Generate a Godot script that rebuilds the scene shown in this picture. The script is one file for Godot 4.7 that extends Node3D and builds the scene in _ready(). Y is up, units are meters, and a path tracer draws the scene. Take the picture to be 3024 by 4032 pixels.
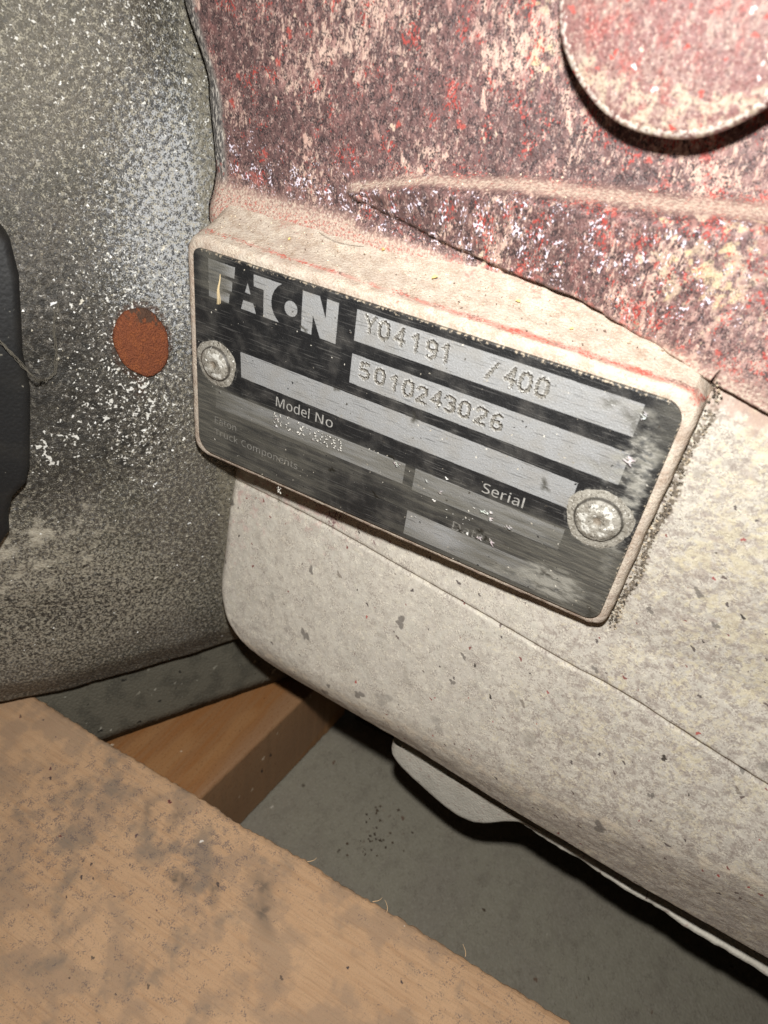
extends Node3D
# All measures below are millimetres: x to the right along the name plate, y up, z out of the plate; the plate centre is the origin.
const FLOOR_Y := -210.0

func v(x: float, y: float, z: float) -> Vector3:
	return Vector3(x, y - FLOOR_Y, z) * 0.001

# ---------------------------------------------------------------- texture painting
class Paint:
	var w: int
	var h: int
	var x0: float
	var y1: float
	var wide: float
	var tall: float
	var k: float
	var img: Image
	var hgt: Image
	func _init(ax0: float, ay0: float, ax1: float, ay1: float, per_mm: float, base: Color) -> void:
		x0 = ax0; y1 = ay1; wide = ax1 - ax0; tall = ay1 - ay0; k = per_mm
		w = int(wide * k); h = int(tall * k)
		img = Image.create(w, h, false, Image.FORMAT_RGBA8); img.fill(base)
		hgt = Image.create(w, h, false, Image.FORMAT_RGBA8); hgt.fill(Color(0.5, 0.5, 0.5))
	func uv(x: float, y: float) -> Vector2:
		return Vector2((x - x0) / wide, (y1 - y) / tall)
	func px(x: float, y: float) -> Vector2:
		return Vector2((x - x0) * k, (y1 - y) * k)
	# noise as bytes; freq in features per mm, sx / sy stretch the features
	func noise(sd: int, freq: float, oct := 3, sx := 1.0, sy := 1.0, cell := false) -> PackedByteArray:
		var n := FastNoiseLite.new()
		n.seed = sd; n.frequency = freq / k
		n.noise_type = FastNoiseLite.TYPE_CELLULAR if cell else FastNoiseLite.TYPE_SIMPLEX_SMOOTH
		if cell:
			n.cellular_return_type = FastNoiseLite.RETURN_CELL_VALUE
		n.fractal_type = FastNoiseLite.FRACTAL_FBM if oct > 1 else FastNoiseLite.FRACTAL_NONE
		n.fractal_octaves = oct; n.fractal_gain = 0.55
		var im := n.get_image(maxi(8, int(w / sx)), maxi(8, int(h / sy)), false, false, true)
		im.convert(Image.FORMAT_L8)
		if im.get_width() != w or im.get_height() != h:
			im.resize(w, h, Image.INTERPOLATE_CUBIC)
		return im.get_data()
	# a mask from a function of millimetres, worked out coarsely
	func where(fn: Callable, cols := 110) -> PackedByteArray:
		var rows := maxi(8, int(cols * tall / wide))
		var b := PackedByteArray(); b.resize(cols * rows)
		for j in rows:
			for i in cols:
				b[j * cols + i] = int(255.0 * clampf(fn.call(x0 + (i + 0.5) / cols * wide, y1 - (j + 0.5) / rows * tall), 0.0, 1.0))
		var im := Image.create_from_data(cols, rows, false, Image.FORMAT_L8, b)
		im.resize(w, h, Image.INTERPOLATE_BILINEAR)
		return im.get_data()
	func mul(a: PackedByteArray, b: PackedByteArray) -> PackedByteArray:
		var o := PackedByteArray(); o.resize(a.size())
		for i in a.size():
			o[i] = (a[i] * b[i]) >> 8
		return o
	# noise shifted by a mask (so that a patch spreads where the mask is high)
	func bias(a: PackedByteArray, m: PackedByteArray) -> PackedByteArray:
		var o := PackedByteArray(); o.resize(a.size())
		for i in a.size():
			o[i] = clampi(a[i] + m[i] - 128, 0, 255)
		return o
	func laid(b: PackedByteArray, lo: float, hi: float, ca: Color, cb: Color, opacity: float) -> Image:
		var lut := PackedInt32Array(); lut.resize(256)
		for i in 256:
			var t := clampf((i / 255.0 - lo) / (hi - lo), 0.0, 1.0)
			t = t * t * (3.0 - 2.0 * t)
			var c := ca.lerp(cb, t)
			lut[i] = c.r8 | (c.g8 << 8) | (c.b8 << 16) | (int(255.0 * opacity * t) << 24)
		var o := PackedInt32Array(); o.resize(b.size())
		for i in b.size():
			o[i] = lut[b[i]]
		return Image.create_from_data(w, h, false, Image.FORMAT_RGBA8, o.to_byte_array())
	func layer(b: PackedByteArray, lo: float, hi: float, ca: Color, opacity := 1.0, cb = null) -> void:
		img.blend_rect(laid(b, lo, hi, ca, ca if cb == null else cb, opacity), Rect2i(0, 0, w, h), Vector2i.ZERO)
	# fine noise that gathers in clusters: hi and lo in features per mm; at = threshold, mask shifts it
	func specks(sd: int, hi: float, lo: float, at: float, c: Color, opacity := 0.9, sy := 1.0, mask = null, soft := 0.1, level := -1.0) -> void:
		var b := bias(noise(sd, hi, 2, 1.0, sy), noise(sd + 500, lo, 3, 1.0, minf(sy, 1.6)))
		if mask != null:
			b = bias(b, mask)
		layer(b, at, at + soft, c, opacity)
		if level >= 0.0:
			lift(b, at, at + soft, level, 0.8)
	func lift(b: PackedByteArray, lo: float, hi: float, level: float, opacity := 1.0) -> void:
		var c := Color(level, level, level)
		hgt.blend_rect(laid(b, lo, hi, c, c, opacity), Rect2i(0, 0, w, h), Vector2i.ZERO)
	# one irregular fleck, r in mm
	func fleck(rng: RandomNumberGenerator, x: float, y: float, r: float, c: Color, stretch := 1.0, turn := 0.0, level := -1.0, soft := 0.25) -> void:
		var p := px(x, y)
		var rp := r * k
		var a1 := rng.randf() * TAU; var a2 := rng.randf() * TAU; var a3 := rng.randf() * TAU
		var e := int(ceil(rp * maxf(stretch, 1.0) * 1.5)) + 1
		var ct := cos(turn); var sn := sin(turn)
		for j in range(maxi(0, int(p.y) - e), mini(h, int(p.y) + e + 1)):
			for i in range(maxi(0, int(p.x) - e), mini(w, int(p.x) + e + 1)):
				var dx := i + 0.5 - p.x; var dy := j + 0.5 - p.y
				var qx := (dx * ct + dy * sn) / stretch; var qy := -dx * sn + dy * ct
				var d := sqrt(qx * qx + qy * qy)
				var a := atan2(qy, qx)
				var edge := rp * (1.0 + 0.28 * sin(2.0 * a + a1) + 0.2 * sin(3.0 * a + a2) + 0.14 * sin(5.0 * a + a3))
				if d < edge:
					var t := c.a * clampf((edge - d) / maxf(0.6, rp * soft), 0.0, 1.0)
					img.set_pixel(i, j, img.get_pixel(i, j).lerp(Color(c.r, c.g, c.b, 1.0), t))
					if level >= 0.0:
						hgt.set_pixel(i, j, hgt.get_pixel(i, j).lerp(Color(level, level, level), t))
	# many flecks; dens(x, y) in 0..1 says how likely one is kept
	func flecks(sd: int, n: int, rmin: float, rmax: float, cols: Array, dens: Callable, stretch := 1.0, turn := 0.0, level := -1.0) -> void:
		var rng := RandomNumberGenerator.new(); rng.seed = sd
		for i in n:
			var x := x0 + rng.randf() * wide; var y := y1 - rng.randf() * tall
			var r := rmin + (rmax - rmin) * pow(rng.randf(), 2.5)
			var c: Color = cols[rng.randi() % cols.size()]
			if rng.randf() < dens.call(x, y):
				fleck(rng, x, y, r, c, 1.0 + (stretch - 1.0) * rng.randf(), turn + rng.randf_range(-0.25, 0.25), level)
	func polygon(on: Image, pts: PackedVector2Array, c: Color) -> void:
		var q := PackedVector2Array()
		var lo := 1e9; var hi := -1e9
		for p in pts:
			var t := Vector2((p.x - x0) * k, (y1 - p.y) * k)
			q.append(t); lo = minf(lo, t.y); hi = maxf(hi, t.y)
		for j in range(maxi(0, int(lo)), mini(h, int(hi) + 1)):
			var yy := j + 0.5
			var xs := []
			for i in q.size():
				var a := q[i]; var b := q[(i + 1) % q.size()]
				if (a.y <= yy) != (b.y <= yy):
					xs.append(a.x + (yy - a.y) / (b.y - a.y) * (b.x - a.x))
			xs.sort()
			for i in range(0, xs.size() - 1, 2):
				var s := int(round(xs[i])); var e := int(round(xs[i + 1]))
				if e > s:
					on.fill_rect(Rect2i(s, j, e - s, 1), c)
	func tex() -> ImageTexture:
		img.convert(Image.FORMAT_RGB8)
		return ImageTexture.create_from_image(img)
	func relief() -> ImageTexture:
		hgt.convert(Image.FORMAT_L8)
		return ImageTexture.create_from_image(hgt)

func painted(p: Paint, rough: float, relief_mm: float, spec := 0.4) -> StandardMaterial3D:
	var m := StandardMaterial3D.new()
	m.albedo_texture = p.tex()
	m.roughness = rough
	m.metallic_specular = spec
	if relief_mm > 0.0:
		m.heightmap_enabled = true
		m.heightmap_texture = p.relief()
		m.heightmap_scale = relief_mm * 0.1
	return m

func plain(c: Color, rough: float, metal := 0.0) -> StandardMaterial3D:
	var m := StandardMaterial3D.new()
	m.albedo_color = c; m.roughness = rough; m.metallic = metal
	return m

func c8(r: int, g: int, b: int, a := 255) -> Color:
	return Color8(r, g, b, a)

# ---------------------------------------------------------------- geometry helpers
var rough_a := FastNoiseLite.new()
var rough_b := FastNoiseLite.new()
var rough_c := FastNoiseLite.new()

func bumps(x: float, y: float, z: float) -> float:      # casting skin, about +-1
	return rough_a.get_noise_3d(x, y, z) * 0.6 + rough_b.get_noise_3d(x, y, z) * 0.4

# a grid of (nu+1) x (nv+1) points; fn(i, j) gives [Vector3 in mm, Vector2 uv]
func grid(nu: int, nv: int, fn: Callable, loop := false) -> ArrayMesh:
	var pos := PackedVector3Array(); var uvs = PackedVector2Array(); var nor = PackedVector3Array(); var idx = PackedInt32Array()
	var c := nu + 1
	pos.resize(c * (nv + 1)); uvs.resize(pos.size()); nor.resize(pos.size())
	for j in nv + 1:
		for i in c:
			var r: Array = fn.call(i, j)
			var p: Vector3 = r[0]
			pos[j * c + i] = v(p.x, p.y, p.z)
			uvs[j * c + i] = r[1]
	for j in nv:
		for i in nu:
			var a = j * c + i
			for t in [[a, a + 1, a + c], [a + 1, a + c + 1, a + c]]:
				idx.append(t[0]); idx.append(t[1]); idx.append(t[2])
				var n = (pos[t[2]] - pos[t[0]]).cross(pos[t[1]] - pos[t[0]])
				for q in t:
					nor[q] += n
	if loop:
		for j in nv + 1:
			var s = nor[j * c] + nor[j * c + nu]
			nor[j * c] = s; nor[j * c + nu] = s
	for i in nor.size():
		nor[i] = nor[i].normalized() if nor[i].length() > 0.0 else Vector3.UP
	var arr := []
	arr.resize(Mesh.ARRAY_MAX)
	arr[Mesh.ARRAY_VERTEX] = pos; arr[Mesh.ARRAY_NORMAL] = nor; arr[Mesh.ARRAY_TEX_UV] = uvs; arr[Mesh.ARRAY_INDEX] = idx
	var m := ArrayMesh.new()
	m.add_surface_from_arrays(Mesh.PRIMITIVE_TRIANGLES, arr)
	return m

func part(called: String, mesh: Mesh, m: Material, parent: Node = self, at := Vector3.ZERO) -> MeshInstance3D:
	var o := MeshInstance3D.new()
	o.name = called; o.mesh = mesh; o.material_override = m; o.position = at
	o.cast_shadow = GeometryInstance3D.SHADOW_CASTING_SETTING_ON
	parent.add_child(o, true)
	return o

func thing(called: String, label: String, category: String) -> Node3D:
	var o := Node3D.new(); o.name = called
	add_child(o, true)
	o.set_meta("label", label); o.set_meta("category", category)
	return o

# rows spread so that both ends are dense: t in 0..1
func ends(t: float, a := 0.6) -> float:
	return lerpf(t, t * t * (3.0 - 2.0 * t), a)

func curve_at(pts: Array, x: float) -> float:            # piecewise line [[x, value], ...] with rising x
	if x <= pts[0][0]:
		return pts[0][1]
	for i in range(1, pts.size()):
		if x <= pts[i][0]:
			var t: float = (x - pts[i - 1][0]) / (pts[i][0] - pts[i - 1][0])
			t = lerpf(t, t * t * (3.0 - 2.0 * t), 0.5)
			return lerpf(pts[i - 1][1], pts[i][1], t)
	return pts[-1][1]

func hump(d: float, r: float) -> float:                   # 1 at d = 0, 0 beyond r
	var t := clampf(1.0 - absf(d) / r, 0.0, 1.0)
	return t * t * (3.0 - 2.0 * t)

func smooth(a: float, b: float, x: float) -> float:
	var t := clampf((x - a) / (b - a), 0.0, 1.0)
	return t * t * (3.0 - 2.0 * t)

# rounded extrusion of an outline (mm, counter-clockwise, in the plane z): front face fan and rounded edge, back edge at z - deep
func slab(outline: PackedVector2Array, z: float, deep: float, r: float, place: Callable) -> ArrayMesh:
	var n := outline.size()
	var cen := Vector2.ZERO
	var area := 0.0
	for i in n:
		area += outline[i].cross(outline[(i + 1) % n])
	if area < 0.0:
		outline = outline.duplicate()
		outline.reverse()
	for p in outline:
		cen += p / n
	var outs := PackedVector2Array()
	for i in n:
		var t = (outline[(i + 1) % n] - outline[(i + n - 1) % n]).normalized()
		outs.append(Vector2(t.y, -t.x))
	var prof := [[-1.0, 0.0], [-0.5, 0.0]]               # [inset share of the centre, drop] then rounded edge
	var rings := 9
	return grid(n, rings, func(i, j):
		var q = outline[i % n]; var o = outs[i % n]
		var p: Vector2; var zz = z
		if j <= 2:
			p = cen.lerp(q - o * r, [0.0, 0.6, 1.0][j])
		elif j <= 7:
			var a: float = (j - 2) / 5.0 * PI / 2.0
			p = q - o * r * (1.0 - sin(a)); zz = z - r * (1.0 - cos(a))
		else:
			p = q; zz = z - lerpf(r, deep, j - 7.0)
		if j == 9:
			p = q - o * 0.01; zz = z - deep
		return place.call(p.x, p.y, zz), true)

func tube(pts: Array, r0: float, r1: float, sides := 5) -> ArrayMesh:
	return grid(sides, pts.size() - 1, func(i, j):
		var a: Vector3 = pts[maxi(j - 1, 0)]; var b: Vector3 = pts[mini(j + 1, pts.size() - 1)]
		var d = (b - a).normalized()
		var s = d.cross(Vector3(0.31, 0.9, 0.2)).normalized(); var t = d.cross(s)
		var an = TAU * i / sides
		var r = lerpf(r0, r1, float(j) / (pts.size() - 1))
		var p: Vector3 = pts[j]
		return [p + (s * cos(an) + t * sin(an)) * r, Vector2(float(i) / sides, float(j) / pts.size())], true)

# a small angular crumb
func crumb(rng: RandomNumberGenerator, st: SurfaceTool, at: Vector3, r: float, col: Color) -> void:
	var q: Array[Vector3] = []
	for d in [Vector3(1, 0, 0), Vector3(-1, 0, 0), Vector3(0, 1, 0), Vector3(0, -1, 0), Vector3(0, 0, 1), Vector3(0, 0, -1)]:
		q.append(at + (d + Vector3(rng.randf_range(-0.4, 0.4), rng.randf_range(-0.4, 0.4), rng.randf_range(-0.4, 0.4))) * r * rng.randf_range(0.6, 1.3))
	for f in [[0, 2, 4], [2, 1, 4], [1, 3, 4], [3, 0, 4], [2, 0, 5], [1, 2, 5], [3, 1, 5], [0, 3, 5]]:
		st.set_smooth_group(-1)
		for i in [f[0], f[2], f[1]]:
			st.set_color(col.srgb_to_linear())
			st.add_vertex(v(q[i].x, q[i].y, q[i].z))

func crumbs_mesh(list: Array, sd: int) -> ArrayMesh:     # list of [Vector3 mm, radius, Color]
	var rng := RandomNumberGenerator.new(); rng.seed = sd
	var st := SurfaceTool.new(); st.begin(Mesh.PRIMITIVE_TRIANGLES)
	for c in list:
		crumb(rng, st, c[0], c[1], c[2])
	st.generate_normals()
	return st.commit()

# ---------------------------------------------------------------- shape of the gearbox front
func seam_y(x: float) -> float:          # where the upper wall meets the lower body and the boss
	return curve_at([[-80, 33.0], [-30, 36.0], [30, 37.0], [62, 32.3], [78, 29.4], [160, 18.0]], x)

func rib_line(x: float) -> float:        # top of the raised rib
	return curve_at([[-40, 45.8], [-26, 48.4], [-2.8, 54.2], [17, 57.6], [39, 60.0], [59, 62.6], [160, 75.0]], x)

func rib_low(x: float) -> float:         # the crease under the raised rib: falls to the right
	return curve_at([[-40, 46.4], [-24.5, 45.8], [-15, 44.2], [2.6, 41.4], [18, 39.5], [30.6, 38.6], [47.5, 34.8], [60.7, 32.0], [100, 20.0], [160, 0.0]], x)

func wall_left(y: float) -> float:
	return curve_at([[20, -67.5], [36, -68.0], [58, -70.0], [77, -77.5], [110, -92.0]], y)

func wall_z(x: float, y: float) -> float:
	var grow := smooth(-30, 45, x)
	var tall := maxf(3.0, rib_line(x) - rib_low(x))
	var t := (rib_line(x) + 1.5 - y) / tall               # 0 at the top of the rib, 1 at the crease
	var proud := (3.4 + 4.4 * grow) * sqrt(smooth(-27.5, -22.5, x))
	var lip := 3.4 / tall * (1.0 + 0.5 * grow)
	var prof := smooth(-0.1 * lip, lip, t) * lerpf(1.0, 0.5, clampf((t - lip) / (1.0 - lip), 0.0, 1.0))
	var low := smooth(rib_low(x) - 0.5, rib_low(x) + 0.3, y)
	if x > 45.0:
		prof = lerpf(prof, smooth(-0.1 * lip, lip, t), smooth(45, 64, x))
	var z := -16.0 + proud * prof * low
	z += 3.5 * pow(clampf((minf(43.0, rib_low(x) - 0.8) - y) / 9.0, 0.0, 1.0), 1.5) * (1.0 - low) * smooth(58, 40, x)
	z += 0.03 * maxf(0.0, x - 20.0)
	return z

func part_line(x: float) -> float:       # the fine split across the lower body
	return curve_at([[-70, -50.0], [-20, -48.0], [24, -48.6], [67, -49.5], [112, -54.5], [170, -62.0]], x)

func body_left(y: float) -> float:
	if y > -80.0:
		return curve_at([[-80, -60.2], [-60, -62.0], [40, -62.6]], y)
	var t := clampf((-80.0 - y) / 31.0, 0.0, 1.0)         # rounded lower corner
	return -60.2 + 33.0 * (1.0 - sqrt(maxf(0.0, 1.0 - pow(t, 2.3))))

func ridge_y(x: float) -> float:
	return curve_at([[-60, -103.0], [-10, -101.0], [24, -98.0], [62, -94.5], [94, -85.0], [123, -77.5], [170, -68.0]], x)

func body_z(x: float, y: float) -> float:
	var top := -6.5 - 0.125 * maxf(0.0, 60.0 - x) + 0.012 * maxf(0.0, x - 60.0)
	if y > -34.0:
		return top
	var ridge := curve_at([[-60, -2.5], [-10, 1.0], [24, 2.2], [62, 4.0], [94, 6.0], [123, 7.2], [170, 8.5]], x)
	var edge := curve_at([[-60, -5.5], [17, -3.0], [64, 0.3], [102, 2.0], [150, 2.6]], x)
	var za := top + (-34.0 - y) * (ridge - top) / (-34.0 - ridge_y(x))
	var zb := edge + (y + 111.5) * (ridge - edge) / (ridge_y(x) + 111.5)
	var m := clampf(0.5 + 0.5 * (zb - za) / 4.0, 0.0, 1.0)
	return lerpf(zb, za, m) - 4.0 * m * (1.0 - m)

func round_in(d: float, r: float) -> float:
	return r - sqrt(maxf(0.0, r * r - pow(maxf(0.0, r - d), 2.0))) if d < r else 0.0

# ---------------------------------------------------------------- bell housing: s runs out towards the viewer along it
const BELL_N := Vector3(0.86, 0.0, 0.51)
const BELL_E := Vector3(-0.51, 0.0, 0.86)
func bell_d(yy: float, s: float) -> float:
	var y := yy + 4.5 * smooth(116.0, 74.0, s) * smooth(-60.0, -105.0, yy)
	return curve_at([[-136, -88], [-131, -72], [-123, -63.0], [-110, -58.5], [-78, -60.0], [-40, -62.0], [0, -66], [58, -75.6], [100, -83]], y) - 5.0 * pow(maxf(0.0, s - 20.0) / 100.0, 2.0)
func bell_at(s: float, y: float, off := 0.0) -> Vector3:
	var p := BELL_N * (bell_d(y, s) + off) + BELL_E * s
	return Vector3(p.x, y, p.z)

func _ready() -> void:
	for a in [[rough_a, 11, 0.16], [rough_b, 12, 0.55], [rough_c, 13, 1.4]]:
		a[0].seed = a[1]; a[0].frequency = a[2]; a[0].noise_type = FastNoiseLite.TYPE_SIMPLEX_SMOOTH; a[0].fractal_octaves = 2
	# ------------------------------------------------ camera, air and light
	var eye := v(60.7, 85.7, 137.2)
	var fwd := Vector3(-0.3209, -0.5898, -0.7403).normalized()
	var upv := Vector3(-0.3745, 0.798, -0.4736)
	var cam := Camera3D.new(); cam.name = "camera"
	cam.near = 0.005; cam.far = 20.0; cam.keep_aspect = Camera3D.KEEP_HEIGHT
	add_child(cam)
	cam.look_at_from_position(eye, eye + fwd, upv)
	var lens := CameraAttributesPhysical.new()
	lens.frustum_focal_length = 16.71; lens.frustum_focus_distance = 0.19; lens.exposure_aperture = 14.0
	lens.frustum_near = 0.005; lens.frustum_far = 20.0
	cam.attributes = lens
	cam.fov = 71.36
	cam.current = true
	var env := Environment.new()
	env.background_mode = Environment.BG_COLOR; env.background_color = Color(0.11, 0.11, 0.108)
	env.tonemap_mode = Environment.TONE_MAPPER_LINEAR; env.tonemap_exposure = 1.0
	env.sdfgi_enabled = true; env.ssao_enabled = true; env.ssil_enabled = true
	var we := WorldEnvironment.new(); we.name = "air"; we.environment = env
	add_child(we)
	# the telephone's flash, a small square beside the lens
	var right := fwd.cross(upv).normalized()
	var flash := AreaLight3D.new(); flash.name = "flash"
	flash.area_size = Vector2(0.008, 0.008); flash.area_normalize_energy = true
	flash.light_color = Color(1.0, 0.995, 0.985); flash.light_energy = 0.069; flash.shadow_enabled = true
	flash.set("area_range", 4.0); flash.set("area_attenuation", 2.0)
	add_child(flash)
	var fp := eye + upv.normalized() * 0.031
	flash.look_at_from_position(fp, fp + fwd, upv)

	start_painting()
	build_plate()
	build_floor()
	build_gearbox()
	build_bell()
	build_wood()
	build_small()

# ---------------------------------------------------------------- the large surfaces are painted side by side in threads
var threads := {}
func start_painting() -> void:
	for job in [["body", paint_body], ["housing", paint_housing], ["wall", paint_wall], ["boss", paint_boss], ["plank", paint_plank]]:
		var th := Thread.new()
		th.start(job[1])
		threads[job[0]] = th

func painting(called: String) -> Paint:
	return threads[called].wait_to_finish()

func paint_wall() -> Paint:
	var p := Paint.new(-95, 16, 92, 112, 9.0, c8(108, 80, 77))
	p.layer(p.noise(101, 0.04, 4), 0.35, 0.7, c8(90, 68, 66), 0.85)
	p.layer(p.noise(102, 0.3, 5, 1.0, 2.0), 0.45, 0.8, c8(132, 100, 95), 0.7)
	var zone := p.noise(100, 0.035, 3)
	var rich := p.bias(zone, p.where(func(x, y): return 0.44 + 0.12 * smooth(62, 100, y) - 0.16 * hump(Vector2((x + 30) * 0.6, y - 56).length(), 16)))
	p.layer(p.noise(103, 0.8, 4, 1.0, 1.8), 0.5, 0.8, c8(74, 59, 58), 0.7)
	p.layer(p.bias(p.noise(123, 0.18, 5, 1.0, 2.2), rich), 0.6, 0.95, c8(168, 128, 120), 0.6)
	p.specks(104, 1.6, 0.4, 0.62, c8(172, 142, 130), 0.65, 2.0, rich, 0.22)
	p.specks(105, 0.9, 0.3, 0.7, c8(196, 168, 151), 0.8, 2.8, rich, 0.14, 0.7)
	p.specks(106, 1.8, 0.4, 0.64, c8(50, 41, 42), 0.85, 1.2, null, 0.14, 0.3)
	var upper := p.where(func(x, y): return 0.3 + 0.22 * smooth(60, 105, y) + 0.12 * smooth(-10, 40, x))
	p.specks(107, 0.5, 0.07, 0.74, c8(190, 158, 144), 0.7, 3.2, upper, 0.14)
	p.specks(108, 0.28, 0.05, 0.7, c8(150, 88, 84), 0.5, 2.4, upper, 0.3)
	var pale := p.where(func(x, y): return 0.2 + 0.5 * clampf(0.9 * hump(Vector2((x - 56) * 0.8, y - 46).length(), 20) + 0.35 * smooth(70, 100, x) + 0.75 * hump(Vector2(x - 11, (y - 84) * 0.35).length(), 9), 0, 1))
	p.layer(p.bias(p.noise(109, 0.2, 5), pale), 0.56, 0.76, c8(186, 168, 142), 0.7)
	p.specks(110, 0.3, 0.08, 0.7, c8(196, 178, 138), 0.75, 1.0, pale, 0.12)
	p.layer(p.mul(p.noise(124, 0.5, 5), p.where(func(x, y): return clampf(0.75 * smooth(25, 66, x) + 0.5 * smooth(72, 104, y), 0, 1))), 0.16, 0.6, c8(160, 130, 122), 0.65)
	p.specks(111, 1.3, 0.14, 0.78, c8(170, 64, 56), 0.8, 1.4, p.where(func(x, y): return 0.42 + 0.12 * smooth(-30, 50, x) + 0.1 * smooth(70, 100, y)), 0.07)
	p.specks(112, 1.15, 0.25, 0.83, c8(228, 220, 234), 0.9, 1.1, p.where(func(x, y): return 0.3 + 0.32 * hump(y - 44.0, 15) * smooth(55, 20, x) + 0.22 * hump(Vector2(x - 52, y - 46).length(), 26)), 0.06, 0.9)
	p.flecks(113, 900, 0.2, 1.1, [c8(182, 150, 136), c8(190, 168, 148), c8(158, 78, 70), c8(146, 110, 102)], func(x, _y): return 0.3 + 0.4 * smooth(10, 60, x), 2.0, 1.4)
	p.specks(121, 2.4, 0.6, 0.68, c8(206, 182, 168), 0.55, 1.3, null, 0.16)
	p.specks(122, 2.4, 0.5, 0.66, c8(52, 43, 44), 0.55, 1.3, null, 0.12)
	# grey worn left corner
	var corner := p.where(func(x, y): return smooth(wall_left(y) + 8.5, wall_left(y) + 4.5, x) * smooth(30, 38, y), 240)
	p.layer(corner, 0.1, 0.9, c8(126, 122, 116), 0.9)
	p.layer(p.mul(p.noise(114, 0.9, 4, 1.0, 2.5), corner), 0.36, 0.55, c8(192, 186, 176), 0.85)
	p.layer(p.mul(p.noise(115, 1.0, 3, 1.0, 2.0), corner), 0.4, 0.55, c8(62, 60, 60), 0.75)
	# dust lying on the rib and creeping up from the ledge
	var dust := p.where(func(x, y):
		var tall_rib := 3.4 + 4.4 * smooth(-30, 45, x)
		var rib := hump(y - rib_line(x) + 0.42 * tall_rib, 1.9 + 0.62 * tall_rib) * smooth(-30, -25, x)
		var stop := minf(rib_low(x) - 0.8, 41.0)
		var ledge := smooth(stop + (0.6 if x > -24.0 else 5.0), stop - 5.0, y) * smooth(66, 56, x)
		var far := smooth(seam_y(x) + 2.0, seam_y(x) - 8.0, y) * smooth(52, 62, x) * 0.8
		return clampf(maxf(maxf(rib * 0.85, ledge), far), 0, 1), 300)
	p.layer(dust, 0.05, 0.9, c8(164, 134, 122), 0.85)
	p.layer(p.bias(p.noise(116, 0.9, 5), dust), 0.5, 0.95, c8(194, 178, 160), 0.85)
	p.layer(p.mul(p.noise(120, 1.3, 4), dust), 0.4, 0.8, c8(138, 100, 92), 0.75)
	p.layer(p.mul(p.noise(125, 0.8, 4), dust), 0.56, 0.72, c8(172, 84, 74), 0.6)
	p.specks(117, 0.5, 0.08, 0.74, c8(178, 100, 90), 0.5, 1.0, p.where(func(x, y): return 0.5 * hump(y - minf(rib_low(x) - 2.5, 43.5), 4.5) * smooth(64, 50, x) + 0.4 * hump(y - rib_line(x) - 2.6, 1.8) * smooth(-28, -20, x) + 0.12, 300), 0.2)
	p.lift(p.noise(118, 0.6, 4, 1.0, 1.6), 0.2, 0.9, 0.85, 0.5)
	p.lift(p.noise(119, 1.6, 2), 0.5, 0.9, 0.2, 0.4)
	return p

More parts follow.
